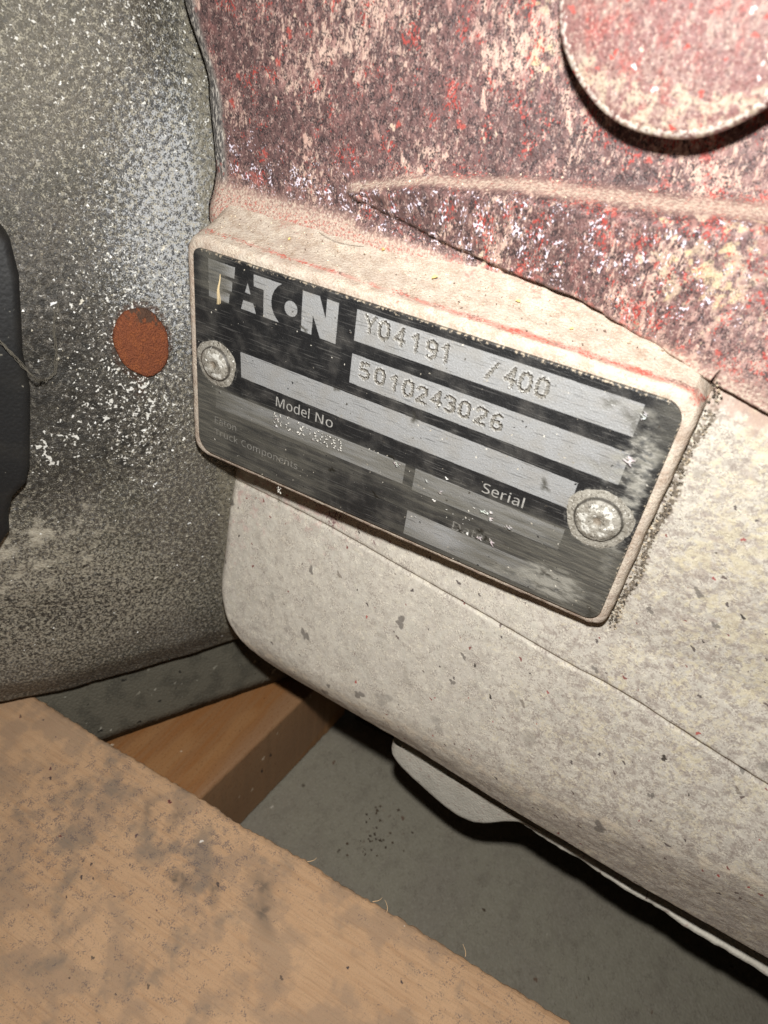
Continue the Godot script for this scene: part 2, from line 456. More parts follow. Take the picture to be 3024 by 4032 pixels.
func paint_body() -> Paint:
	var q := Paint.new(-75, -118, 150, 36, 7.5, c8(198, 191, 178))
	q.layer(q.noise(131, 0.025, 3), 0.35, 0.7, c8(193, 187, 175), 0.8)
	q.layer(q.noise(132, 0.1, 5), 0.5, 0.85, c8(182, 175, 163), 0.6)
	q.layer(q.noise(134, 0.35, 5), 0.56, 0.88, c8(216, 208, 188), 0.5)
	q.specks(133, 0.9, 0.12, 0.6, c8(180, 170, 158), 0.45, 1.0, null, 0.25)
	q.specks(135, 1.5, 0.15, 0.72, c8(146, 136, 128), 0.65, 1.0, null, 0.18, 0.4)
	q.specks(136, 1.4, 0.3, 0.66, c8(226, 218, 200), 0.6, 1.0, null, 0.2, 0.65)
	var pink := q.where(func(x, y): return 0.15 + 0.5 * clampf(0.95 * hump(Vector2((x + 28) * 0.6, y + 42).length(), 24) + 0.6 * hump(Vector2(x + 55, (y + 60) * 0.4).length(), 18), 0, 1))
	q.layer(q.bias(q.noise(138, 0.2, 5), pink), 0.5, 0.85, c8(186, 156, 148), 0.7)
	q.specks(139, 1.0, 0.14, 0.62, c8(112, 84, 84), 0.8, 1.0, q.where(func(x, y): return 0.1 + 0.5 * hump(Vector2((x + 22) * 0.55, y + 41 + 0.1 * x).length(), 15)), 0.12)
	var right_half := q.where(func(x, y): return 0.22 + 0.3 * smooth(20, 70, x))
	q.layer(q.bias(q.noise(154, 0.35, 5, 1.6, 1.0), right_half), 0.48, 0.78, c8(158, 147, 137), 0.7)
	q.specks(155, 1.1, 0.3, 0.6, c8(140, 128, 120), 0.55, 1.0, right_half, 0.16)
	q.specks(156, 0.8, 0.1, 0.64, c8(214, 203, 176), 0.5, 1.0, right_half, 0.18)
	var side := q.where(func(x, y): return 0.16 + 0.4 * smooth(62, 74, x) * smooth(-80, -20, y))
	q.specks(140, 0.4, 0.06, 0.6, c8(214, 202, 168), 0.5, 1.0, side, 0.2)
	q.layer(q.bias(q.noise(141, 0.3, 5, 2.5, 1.0), side), 0.62, 0.9, c8(160, 146, 136), 0.5)
	var lowband := q.where(func(x, y): return smooth(ridge_y(x) - 0.5, ridge_y(x) - 6.0, y))
	q.layer(q.mul(q.noise(149, 0.4, 5, 3.0, 1.0), lowband), 0.3, 0.8, c8(164, 156, 147), 0.6)
	q.layer(q.mul(q.noise(150, 0.2, 4), q.where(func(x, y): return hump(y - ridge_y(x) + 1.0, 5.0), 260)), 0.2, 0.8, c8(220, 206, 184), 0.7)
	q.specks(152, 2.4, 0.3, 0.68, c8(146, 137, 128), 0.45, 1.0, null, 0.18)
	q.specks(153, 2.4, 0.4, 0.68, c8(230, 223, 208), 0.4, 1.0, null, 0.18)
	q.flecks(142, 900, 0.1, 0.5, [c8(110, 98, 92), c8(98, 90, 86), c8(130, 84, 78)], func(_x, _y): return 0.6, 1.8, 0.5, 0.4)
	q.flecks(143, 60, 0.7, 1.7, [c8(104, 98, 92, 170), c8(120, 110, 100, 170)], func(_x, _y): return 0.7, 1.6, 0.7)
	q.flecks(157, 34, 1.0, 2.6, [c8(130, 124, 116, 80), c8(140, 132, 122, 80), c8(118, 112, 104, 80)], func(_x, _y): return 0.8, 1.8, 0.6)
	q.flecks(144, 60, 0.2, 0.7, [c8(66, 61, 58), c8(74, 68, 63)], func(_x, _y): return 0.8, 1.7, 0.7, 0.35)
	q.flecks(146, 90, 0.2, 0.5, [c8(170, 92, 84), c8(160, 96, 92)], func(_x, _y): return 0.5)
	# crumbly dirt packed along the boss's right side
	q.layer(q.mul(q.noise(147, 0.8, 4), q.where(func(x, y): return hump(x - 64.0 - 0.5 * sin(y * 0.3), 2.3) * smooth(-36, -28, y) * smooth(36, 28, y), 300)), 0.28, 0.5, c8(98, 88, 76), 0.85)
	q.layer(q.mul(q.noise(151, 0.3, 4), q.where(func(x, y): return hump(y - seam_y(x), 10.0) * smooth(56, 64, x), 260)), 0.12, 0.6, c8(158, 134, 122), 0.8)
	q.lift(q.noise(148, 0.5, 4), 0.2, 0.9, 0.8, 0.5)
	return q

func paint_boss() -> Paint:
	var g := Paint.new(-85, -52, 85, 62, 8.0, c8(188, 175, 160))
	g.layer(g.noise(161, 0.05, 4), 0.4, 0.75, c8(176, 160, 146), 0.8)
	g.layer(g.noise(162, 0.3, 5), 0.5, 0.8, c8(200, 188, 172), 0.6)
	g.specks(163, 1.1, 0.14, 0.6, c8(172, 150, 132), 0.6, 1.0, null, 0.16, 0.4)
	g.specks(164, 1.5, 0.12, 0.66, c8(214, 202, 182), 0.6, 1.0, null, 0.16, 0.7)
	var paintline := g.where(func(x, y): return 0.1 + 0.55 * clampf(hump(y - 35.4 + 0.016 * x, 2.4) * (0.65 + 0.35 * smooth(-20, 30, x)) + 0.9 * hump(Vector2(x - 62.5, y - 33).length(), 4.5) + 0.4 * hump(x + 65.0, 2.5) * smooth(-20, 20, y), 0, 1), 340)
	g.layer(g.mul(g.noise(175, 0.12, 4, 4.0, 1.0), paintline), 0.14, 0.4, c8(188, 122, 110), 0.7)
	g.layer(g.bias(g.noise(165, 0.25, 5, 2.5, 1.0), paintline), 0.46, 0.82, c8(192, 116, 104), 0.85)
	g.specks(166, 0.8, 0.12, 0.68, c8(184, 70, 58), 0.7, 1.0, paintline, 0.1)
	g.specks(172, 1.0, 0.12, 0.74, c8(104, 74, 70), 0.6, 1.0, paintline, 0.12)
	g.specks(167, 0.7, 0.08, 0.66, c8(160, 116, 106), 0.5, 1.0, g.where(func(_x, y): return 0.1 + 0.42 * smooth(40, 54, y)), 0.2)
	g.specks(168, 0.8, 0.14, 0.6, c8(112, 98, 92), 0.75, 1.0, g.where(func(x, y): return 0.1 + 0.45 * hump(x + 66.0, 5.5) * smooth(38, 28, y)), 0.14, 0.35)
	g.layer(g.mul(g.noise(169, 0.6, 4, 3.0, 1.0), g.where(func(_x, y): return smooth(-29, -33, y))), 0.3, 0.6, c8(166, 140, 132), 0.75)
	g.specks(173, 2.2, 0.2, 0.64, c8(158, 138, 120), 0.7, 1.0, null, 0.14)
	g.specks(174, 2.3, 0.2, 0.66, c8(218, 207, 189), 0.6, 1.0, null, 0.18)
	g.specks(176, 3.4, 0.7, 0.64, c8(160, 142, 128), 0.4, 1.0, null, 0.14)
	g.flecks(170, 300, 0.12, 0.4, [c8(120, 100, 88), c8(236, 226, 200), c8(196, 120, 104), c8(150, 130, 112)], func(_x, y): return 0.5 + 0.2 * smooth(40, 55, y))
	g.lift(g.noise(171, 0.9, 4), 0.2, 0.9, 0.85, 0.6)
	return g

func paint_housing() -> Paint:
	var p := Paint.new(-10, -141, 126, 102, 7.0, c8(74, 69, 62))
	p.layer(p.noise(41, 0.03, 4), 0.35, 0.7, c8(58, 55, 47), 0.85)
	p.layer(p.noise(42, 0.9, 5), 0.46, 0.85, c8(98, 93, 80), 0.55)
	p.layer(p.noise(49, 0.9, 3), 0.56, 0.76, c8(58, 54, 47), 0.75)
	p.layer(p.noise(51, 1.4, 3), 0.58, 0.8, c8(122, 117, 102), 0.55)
	var grey := p.where(func(s, y): return 0.56 * clampf(0.9 * hump(Vector2(s - 31, (y - 20) * 0.62).length(), 30) + 0.5 * hump(Vector2(s - 26, (y - 50) * 0.8).length(), 26), 0, 1) + 0.28)
	p.layer(p.bias(p.noise(43, 0.5, 5), grey), 0.42, 0.95, c8(112, 112, 110), 0.75)
	p.specks(44, 1.7, 0.5, 0.54, c8(60, 61, 64), 0.8, 1.0, grey, 0.12, 0.35)
	p.specks(45, 2.1, 0.6, 0.6, c8(170, 172, 173), 0.9, 1.0, grey, 0.14, 0.8)  # fine pale specks: sparkle of the cast metal painted as colour
	p.layer(p.where(func(s, y): return 0.9 * hump(Vector2((s - 60) * 0.8, (y - 66) * 0.7).length(), 36)), 0.1, 1.0, c8(112, 106, 92), 0.45)
	var black := p.where(func(s, y):
		return 0.15 + 0.55 * clampf(1.0 * hump(Vector2((s - 62) * 0.9, (y + 4) * 0.5).length(), 28) + 0.7 * hump(Vector2(s - 42, (y + 24) * 0.7).length(), 22) + 0.8 * hump(Vector2(s - 72, (y + 36) * 0.6).length(), 24), 0, 1))
	p.layer(p.bias(p.noise(46, 0.5, 5), black), 0.3, 0.8, c8(44, 41, 36), 0.92)
	var low := p.where(func(s, y): return 0.2 + 0.45 * clampf(1.0 * hump(Vector2((s - 76) * 0.6, (y + 76) * 0.8).length(), 38) + 0.6 * smooth(-60, -95, y), 0, 1))
	p.layer(p.bias(p.noise(47, 0.8, 5), low), 0.36, 0.85, c8(166, 158, 141), 0.85)
	p.specks(48, 1.0, 0.4, 0.58, c8(46, 43, 38), 0.9, 1.0, p.where(func(s, y): return 0.1 + 0.5 * hump(Vector2((s - 70) * 0.5, (y + 88)).length(), 38)), 0.12, 0.3)
	p.layer(p.bias(p.noise(69, 0.1, 5), p.where(func(s, y): return 0.42 * hump(Vector2((s - 80) * 0.7, (y + 62) * 1.0).length(), 34) + 0.1)), 0.4, 0.7, c8(184, 176, 158), 0.8)
	p.flecks(70, 900, 0.25, 1.0, [c8(40, 38, 34), c8(50, 46, 40)], func(s, y): return 0.9 * hump(Vector2((s - 72) * 0.6, (y + 82)).length(), 28), 2.6, -0.15, 0.3)
	p.specks(50, 1.9, 0.5, 0.64, c8(164, 158, 140), 0.8, 1.0, p.where(func(s, y): return 0.5 - 0.4 * hump(Vector2((s - 64) * 0.8, (y + 4) * 0.5).length(), 28) - 0.3 * smooth(-95, -112, y)), 0.1, 0.7)
	p.layer(p.bias(p.noise(68, 0.2, 5), p.where(func(s, y): return 0.5 * hump(Vector2((s - 63) * 0.9, (y + 6) * 0.45).length(), 22) + 0.4 * hump(Vector2(s - 46, (y + 36) * 0.8).length(), 20))), 0.35, 0.65, c8(36, 34, 30), 0.85)
	p.layer(p.mul(p.noise(60, 0.7, 4), p.where(func(s, _y): return smooth(27.0, 19.0, s))), 0.2, 0.6, c8(116, 110, 94), 0.8)
	p.layer(p.mul(p.noise(74, 0.6, 4), p.where(func(s, y): return clampf(hump(Vector2((s - 41) * 1.3, y + 1.2).length() - 10.0, 2.6) + 0.8 * hump(Vector2(s - 43, (y + 15) * 0.7).length(), 5.0), 0, 1), 240)), 0.2, 0.6, c8(58, 42, 33), 0.85)
	p.specks(75, 2.6, 0.5, 0.7, c8(170, 164, 152), 0.5, 1.0, null, 0.1, 0.7)
	var fleck_at := p.where(func(s, y): return 0.2 + 0.4 * clampf(0.8 * hump(Vector2(s - 44, (y - 4) * 0.6).length(), 34) + 0.5 * hump(Vector2(s - 46, (y + 34) * 0.9).length(), 34) + 0.55 * smooth(20, 70, y), 0, 1))
	p.specks(52, 0.95, 0.4, 0.75, c8(222, 220, 212), 0.95, 1.0, fleck_at, 0.07, 0.9)  # white flecks: flaking, with glints off the metal painted into the colour
	p.specks(53, 0.55, 0.2, 0.74, c8(218, 216, 208), 0.95, 1.0, p.where(func(s, y): return 0.2 + 0.4 * clampf(0.7 * hump(Vector2(s - 46, y + 18).length(), 26) + 1.0 * hump(Vector2(s - 70, y + 30).length(), 14), 0, 1)), 0.06, 0.95)
	p.flecks(54, 700, 0.18, 0.6, [c8(238, 236, 228), c8(222, 222, 220), c8(206, 200, 184)], func(s, y):
		return clampf(0.1 + 0.7 * hump(Vector2(s - 46, (y + 12) * 0.7).length(), 36), 0, 1), 1.8, 0.8, 0.9)
	p.lift(p.noise(55, 0.6, 4), 0.15, 0.9, 0.85, 0.5)
	p.lift(p.noise(56, 1.6, 2), 0.45, 0.9, 0.2, 0.4)
	return p

func paint_plank() -> Paint:
	var p := Paint.new(-170, -130, 150, -28, 6.3, c8(192, 156, 121))      # laid as (x, -z)
	p.layer(p.noise(20, 0.45, 4, 16.0, 1.0), 0.4, 0.85, c8(174, 136, 102), 0.5)
	p.layer(p.noise(21, 0.04, 4, 2.0, 1.0), 0.4, 0.75, c8(200, 164, 128), 0.6)
	p.layer(p.noise(22, 0.05, 5), 0.48, 0.75, c8(160, 134, 110), 0.65)
	var dirty := p.where(func(x, y):
		var d := Vector2(x, y)
		return 0.34 + 0.16 * hump(d.distance_to(Vector2(-60, -66)), 40) + 0.2 * hump(d.distance_to(Vector2(-18, -52)), 26) - 0.22 * hump(d.distance_to(Vector2(-100, -42)), 40) - 0.14 * hump(d.distance_to(Vector2(30, -60)), 40))
	p.layer(p.bias(p.noise(23, 0.06, 6), dirty), 0.42, 0.85, c8(122, 110, 98), 0.65)
	p.specks(24, 1.4, 0.3, 0.6, c8(128, 113, 103), 0.4, 1.0, dirty, 0.25)
	p.specks(25, 1.6, 0.25, 0.66, c8(104, 92, 88), 0.65, 1.0, dirty, 0.12)
	p.flecks(26, 700, 0.12, 0.5, [c8(78, 66, 62), c8(92, 74, 74), c8(104, 88, 74), c8(70, 62, 60)], func(x, y): return 0.3 + 0.4 * hump(Vector2(x, y).distance_to(Vector2(-40, -70)), 60), 1.8, 0.5)
	p.flecks(29, 50, 0.25, 0.7, [c8(225, 218, 210), c8(96, 52, 50), c8(92, 60, 58)], func(_x, _y): return 0.6)
	var rng := RandomNumberGenerator.new(); rng.seed = 27
	for s in [[-9, -58, 4.0, 90], [3, -50, 4.5, 110], [7, -56, 5.0, 130], [-20, -62, 1.6, 190], [-17.5, -61, 4.2, 100], [-42, -50, 5.0, 70], [-33, -46, 4.5, 70], [20, -86, 3.0, 60], [-66, -55, 2.0, 70]]:
		p.fleck(rng, s[0], s[1], s[2], c8(118, 102, 86, s[3]), 1.3, 0.6, -1.0, 0.9)
		p.fleck(rng, s[0] + 0.5, s[1] - 0.4, s[2] * 0.4, c8(88, 78, 70, s[3]), 1.2, 0.4, -1.0, 0.8)
	p.layer(p.noise(30, 1.3, 3, 22.0, 1.0), 0.56, 0.85, c8(160, 128, 98), 0.4)
	p.layer(p.noise(36, 2.0, 2), 0.6, 0.85, c8(146, 124, 104), 0.4)
	p.lift(p.noise(28, 0.9, 3, 10.0, 1.0), 0.2, 0.9, 0.75)
	return p

# ---------------------------------------------------------------- ground
func build_floor() -> void:
	var p := Paint.new(-190, -60, 210, 240, 4.0, c8(146, 140, 124))
	p.layer(p.noise(1, 0.02, 4), 0.35, 0.75, c8(140, 133, 119), 0.8)
	p.layer(p.noise(2, 0.5, 4), 0.45, 0.8, c8(160, 154, 140), 0.4)
	p.layer(p.noise(3, 0.09, 4), 0.55, 0.95, c8(122, 115, 102), 0.4)
	p.specks(4, 1.4, 0.2, 0.74, c8(112, 104, 92), 0.4)
	p.flecks(5, 500, 0.2, 0.8, [c8(90, 82, 70), c8(110, 90, 74), c8(196, 188, 172)], func(_x, _y): return 0.5)
	p.lift(p.noise(6, 0.9, 4), 0.2, 0.9, 0.8)
	var mat := painted(p, 0.8, 0.5)
	var o := part("concrete_floor", grid(60, 50, func(i, j):
		var x = lerpf(-500, 600, i / 60.0); var z = lerpf(-400.0, 500, j / 50.0)
		return [Vector3(x, FLOOR_Y, z), p.uv(x, -z * 0.66 + 100.0)]), mat)
	o.set_meta("kind", "structure")
	o.set_meta("label", "dull grey concrete floor in shade under the gearbox"); o.set_meta("category", "floor")

# ---------------------------------------------------------------- wood
func build_wood() -> void:
	var p: Paint = painting("plank")
	var mat := painted(p, 0.75, 0.25)
	var t := thing("wooden_plank", "dusty tan wooden plank with dark grime stains across the foreground", "plank")
	# top, rounded far edge, far side, underside; slightly worn edge
	var prof := [[150.0, -132.0], [110.0, -132.0], [90.0, -132.0], [75.0, -132.0], [62.0, -132.0], [52.0, -132.0], [45.0, -132.0], [41.0, -132.05], [39.0, -132.2], [37.8, -132.6], [37.1, -133.4], [36.8, -134.6], [36.7, -140.0], [36.8, -150.0], [37.0, -162.0], [38.0, -162.9], [60.0, -162.9], [150.0, -162.9], [150.0, -132.0]]
	var rows := 18
	part("board", grid(400, rows, func(i, j):
		var x = lerpf(-250, 250, i / 400.0)
		var z: float = prof[j][0]; var y: float = prof[j][1]
		if j >= 7 and j <= 14:
			z += 0.5 * rough_b.get_noise_2d(x * 0.8, 3.0) + 0.35 * rough_c.get_noise_2d(x, j * 2.0) + 0.9 * rough_a.get_noise_2d(x * 0.15, 9.0)
		z -= 0.02 * x
		y += 0.12 * rough_b.get_noise_2d(x * 0.5, z) if j < 12 else 0.0
		return [Vector3(x, y, z), p.uv(x, -z - (-132.0 - y) * (-1.0 if j < 15 else 0.0))]), mat, t)
	var fib := plain(c8(226, 190, 145), 0.7)
	for q in [[33, 37.0, 1], [38, 37.2, -1], [10, 37.4, 1], [63, 36.0, -1]]:
		var pts = []
		for i in 6:
			var a = i / 5.0
			pts.append(Vector3(q[0] + q[2] * a * 2.0 + sin(a * 3.0) * 0.5, -132.6 + a * 1.6, q[1] - 0.6 - a * 1.8 - 0.02 * q[0] * 0.0))
		part("splinter", tube(pts, 0.14, 0.05), fib, t)
	# block under the plank
	var b := Paint.new(-110, -60, -20, 100, 6.0, c8(150, 108, 70))
	b.layer(b.noise(31, 0.5, 4, 1.0, 12.0), 0.35, 0.75, c8(150, 100, 56), 0.7)
	b.layer(b.noise(32, 0.06, 3, 1.0, 3.0), 0.4, 0.8, c8(166, 124, 82), 0.6)
	b.layer(b.where(func(x, _y): return smooth(-50, -42, x)), 0.1, 0.95, c8(150, 116, 86), 0.75)
	b.layer(b.noise(33, 0.9, 3), 0.6, 0.85, c8(120, 82, 48), 0.5)
	b.flecks(34, 160, 0.2, 0.7, [c8(70, 50, 36), c8(216, 196, 170)], func(_x, _y): return 0.5)
	b.lift(b.noise(35, 0.8, 3, 1.0, 8.0), 0.2, 0.9, 0.7)
	var bt := thing("wooden_block", "orange brown wooden block lying under the plank beside the grey housing", "wood block")
	var bp := [[-110.0, -209.8], [-110.0, -163.0], [-80.0, -163.0], [-50.0, -163.0], [-45.0, -163.05], [-43.6, -163.5], [-43.0, -164.8], [-42.6, -185.0], [-42.4, -208.0], [-42.3, -209.8]]
	part("block", grid(8, 120, func(i, j):
		var z = lerpf(-70, 130, j / 120.0)
		var x: float = bp[i][0]; var y: float = bp[i][1]
		x += 0.1 * (20.0 - z) * (1.0 if i > 1 and i < 9 else 0.0) + (0.3 * rough_b.get_noise_2d(z, 4.0) if i > 2 and i < 9 else 0.0)
		return [Vector3(x, y, z), b.uv(x + (-163.0 - y) * 0.4, -z * 0.8 + 30.0)]), painted(b, 0.5, 0.25), bt)

# ---------------------------------------------------------------- left hand housing
func build_bell() -> void:
	var p: Paint = painting("housing")
	var mat := painted(p, 0.62, 0.7, 0.45)
	var t := thing("bell_housing", "rough grey cast housing flecked with white on the left", "housing")
	part("wall", grid(150, 230, func(i, j):
		var s = lerpf(-30, 150, i / 150.0); var y = lerpf(100, -141, j / 230.0) if j > 0 else 160.0
		if j == 230:
			return [bell_at(s, -141, -14.0), p.uv(s, -139.5)]
		var o = 0.35 * bumps(s, y, 5.0) + 0.5 * rough_a.get_noise_2d(s * 0.25, y * 0.25)
		o -= 0.36 * hump(Vector2(s - 41, y + 1).length() - 11.0, 2.2) + 5.0 * smooth(36.0, 23.0, s) * smooth(46, 80, y)
		return [bell_at(s, y, o), p.uv(s, y)]), mat, t)
	# foot below the rounded edge
	var q := Paint.new(-30, 0, 150, 60, 5.0, c8(98, 94, 82))
	q.layer(q.noise(57, 0.08, 4), 0.4, 0.75, c8(80, 77, 67), 0.8)
	q.layer(q.noise(58, 0.8, 4), 0.5, 0.8, c8(112, 107, 94), 0.5)
	q.flecks(59, 420, 0.2, 0.7, [c8(176, 172, 158), c8(140, 136, 122), c8(44, 42, 37)], func(_s, _y): return 0.5, 1.8, 0.5)
	q.lift(q.noise(60, 0.8, 3), 0.2, 0.9, 0.8)
	part("foot", grid(90, 14, func(i, j):
		var s = lerpf(-30, 150, i / 90.0); var a = j / 12.0
		var y = lerpf(-112, -161.5, minf(a, 1.0)); var d = lerpf(-78, -62.5, minf(a, 1.0)) + 0.4 * bumps(s, y, 0.0)
		if j >= 13:
			d -= (j - 12) * 8.0; y += 0.4 * bumps(s, 3.0, 0.0) - 0.6
		var w = BELL_N * d + BELL_E * s
		return [Vector3(w.x, y, w.z), q.uv(s, lerpf(58, 4, minf(a, 1.0)))]), painted(q, 0.7, 0.5), t)
	# rusty plug
	var r := Paint.new(-11, -11, 11, 11, 14.0, c8(118, 66, 42))
	r.layer(r.noise(61, 0.25, 4), 0.4, 0.75, c8(134, 76, 44), 0.8)
	r.layer(r.noise(62, 1.3, 4), 0.5, 0.75, c8(92, 50, 34), 0.8)
	r.layer(r.noise(63, 2.0, 3), 0.62, 0.85, c8(158, 104, 72), 0.6)
	r.layer(r.mul(r.noise(64, 0.4, 4), r.where(func(x, y): return smooth(2.5, 9.0, y) * smooth(6, -3, x) + 0.3 * smooth(5, 9, Vector2(x, y).length()))), 0.2, 0.45, c8(72, 56, 46), 0.85)
	r.lift(r.noise(65, 1.2, 4), 0.2, 0.9, 0.9)
	var plug := part("rust_plug", grid(48, 7, func(i, j):
		var a = -TAU * i / 48.0; var rr: float = [0.0, 0.35, 0.7, 0.9, 0.97, 1.0, 1.0, 1.0][j]
		rr *= 1.0 + 0.02 * sin(3.0 * a + 1.0) + 0.012 * sin(7.0 * a)
		var s = 41.0 + cos(a) * 7.3 * rr + sin(a) * 0.8 * rr; var y = -1.2 + sin(a) * 9.6 * rr
		var o: float = [1.5, 1.45, 1.4, 1.3, 1.05, 0.5, -0.6, -2.0][j] + 0.3 * rough_b.get_noise_2d(s, y) + 0.12 * rough_c.get_noise_2d(s * 1.2, y * 1.2)
		return [bell_at(s, y, o), r.uv(cos(a) * 9.5 * rr, sin(a) * 9.5 * rr)], true), painted(r, 0.9, 0.5), t)
	plug.set_meta("label", "round rusty orange plug end")
	# standing flakes of paint and corrosion
	var list := []
	var rng := RandomNumberGenerator.new(); rng.seed = 66
	for i in 900:
		var s = rng.randf_range(14, 95); var y = rng.randf_range(-105, 95)
		var keep = 0.25 + 0.6 * hump(Vector2(s - 45, (y + 5) * 0.6).length(), 40)
		var rad = rng.randf_range(0.12, 0.42)
		if rng.randf() < keep and (Vector2(s - 41, y + 1).length() > 9.5):
			list.append([bell_at(s, y, 0.15 + 0.35 * bumps(s, y, 5.0)), rad, [c8(238, 236, 230), c8(206, 204, 196), c8(168, 160, 142)][rng.randi() % 3]])
	var fm := plain(Color.WHITE, 0.5); fm.vertex_color_use_as_albedo = true
	var fl := part("flakes", crumbs_mesh(list, 67), fm, t)
	fl.set_meta("kind", "stuff")
	# black rubber block against the housing
	var k := Paint.new(50, -80, 130, 60, 5.0, c8(27, 27, 27))
	k.layer(k.noise(71, 0.05, 4), 0.4, 0.75, c8(36, 35, 33), 0.8)
	k.layer(k.noise(72, 0.9, 4), 0.6, 0.85, c8(52, 50, 46), 0.35)
	k.flecks(73, 300, 0.15, 0.5, [c8(120, 116, 104), c8(150, 146, 132)], func(_x, _y): return 0.5)
	k.lift(k.noise(74, 0.8, 3), 0.2, 0.9, 0.7)
	var outline := PackedVector2Array()
	for a in [[120, 44], [78, 36], [71.0, 31.1], [69.2, 28.0], [68.8, 20.0], [70.2, 10], [71.3, 2], [71.2, -7.6], [73, -18], [74.9, -28.3], [76.6, -33.3], [80.6, -37.0], [82.4, -42], [83.1, -47.5], [87.7, -53.9], [94, -60], [120, -70]]:
		outline.append(Vector2(a[0], a[1]))
	var fine := PackedVector2Array()
	for i in outline.size():
		var a = outline[i]; var b = outline[(i + 1) % outline.size()]
		for m in 4:
			fine.append(a.lerp(b, m / 4.0))
	fine.reverse()
	var rt := thing("rubber_mount", "smooth black rubber block against the housing at the left edge", "rubber mount")
	var rm := painted(k, 0.55, 0.2)
	part("block", slab(fine, 9.0, 14.0, 2.4, func(s, y, z): return [bell_at(s, y, z), k.uv(s, y)]), rm, rt)
	var o2 := PackedVector2Array()
	for i in 40:
		var a = -TAU * i / 40.0
		o2.append(Vector2(98.0 + 9.5 * cos(a), -12.0 + 34.0 * sin(a)))
	o2.reverse()
	part("raised_pad", slab(o2, 11.0, 3.0, 1.2, func(s, y, z): return [bell_at(s, y, z), k.uv(s, y)]), rm, rt)

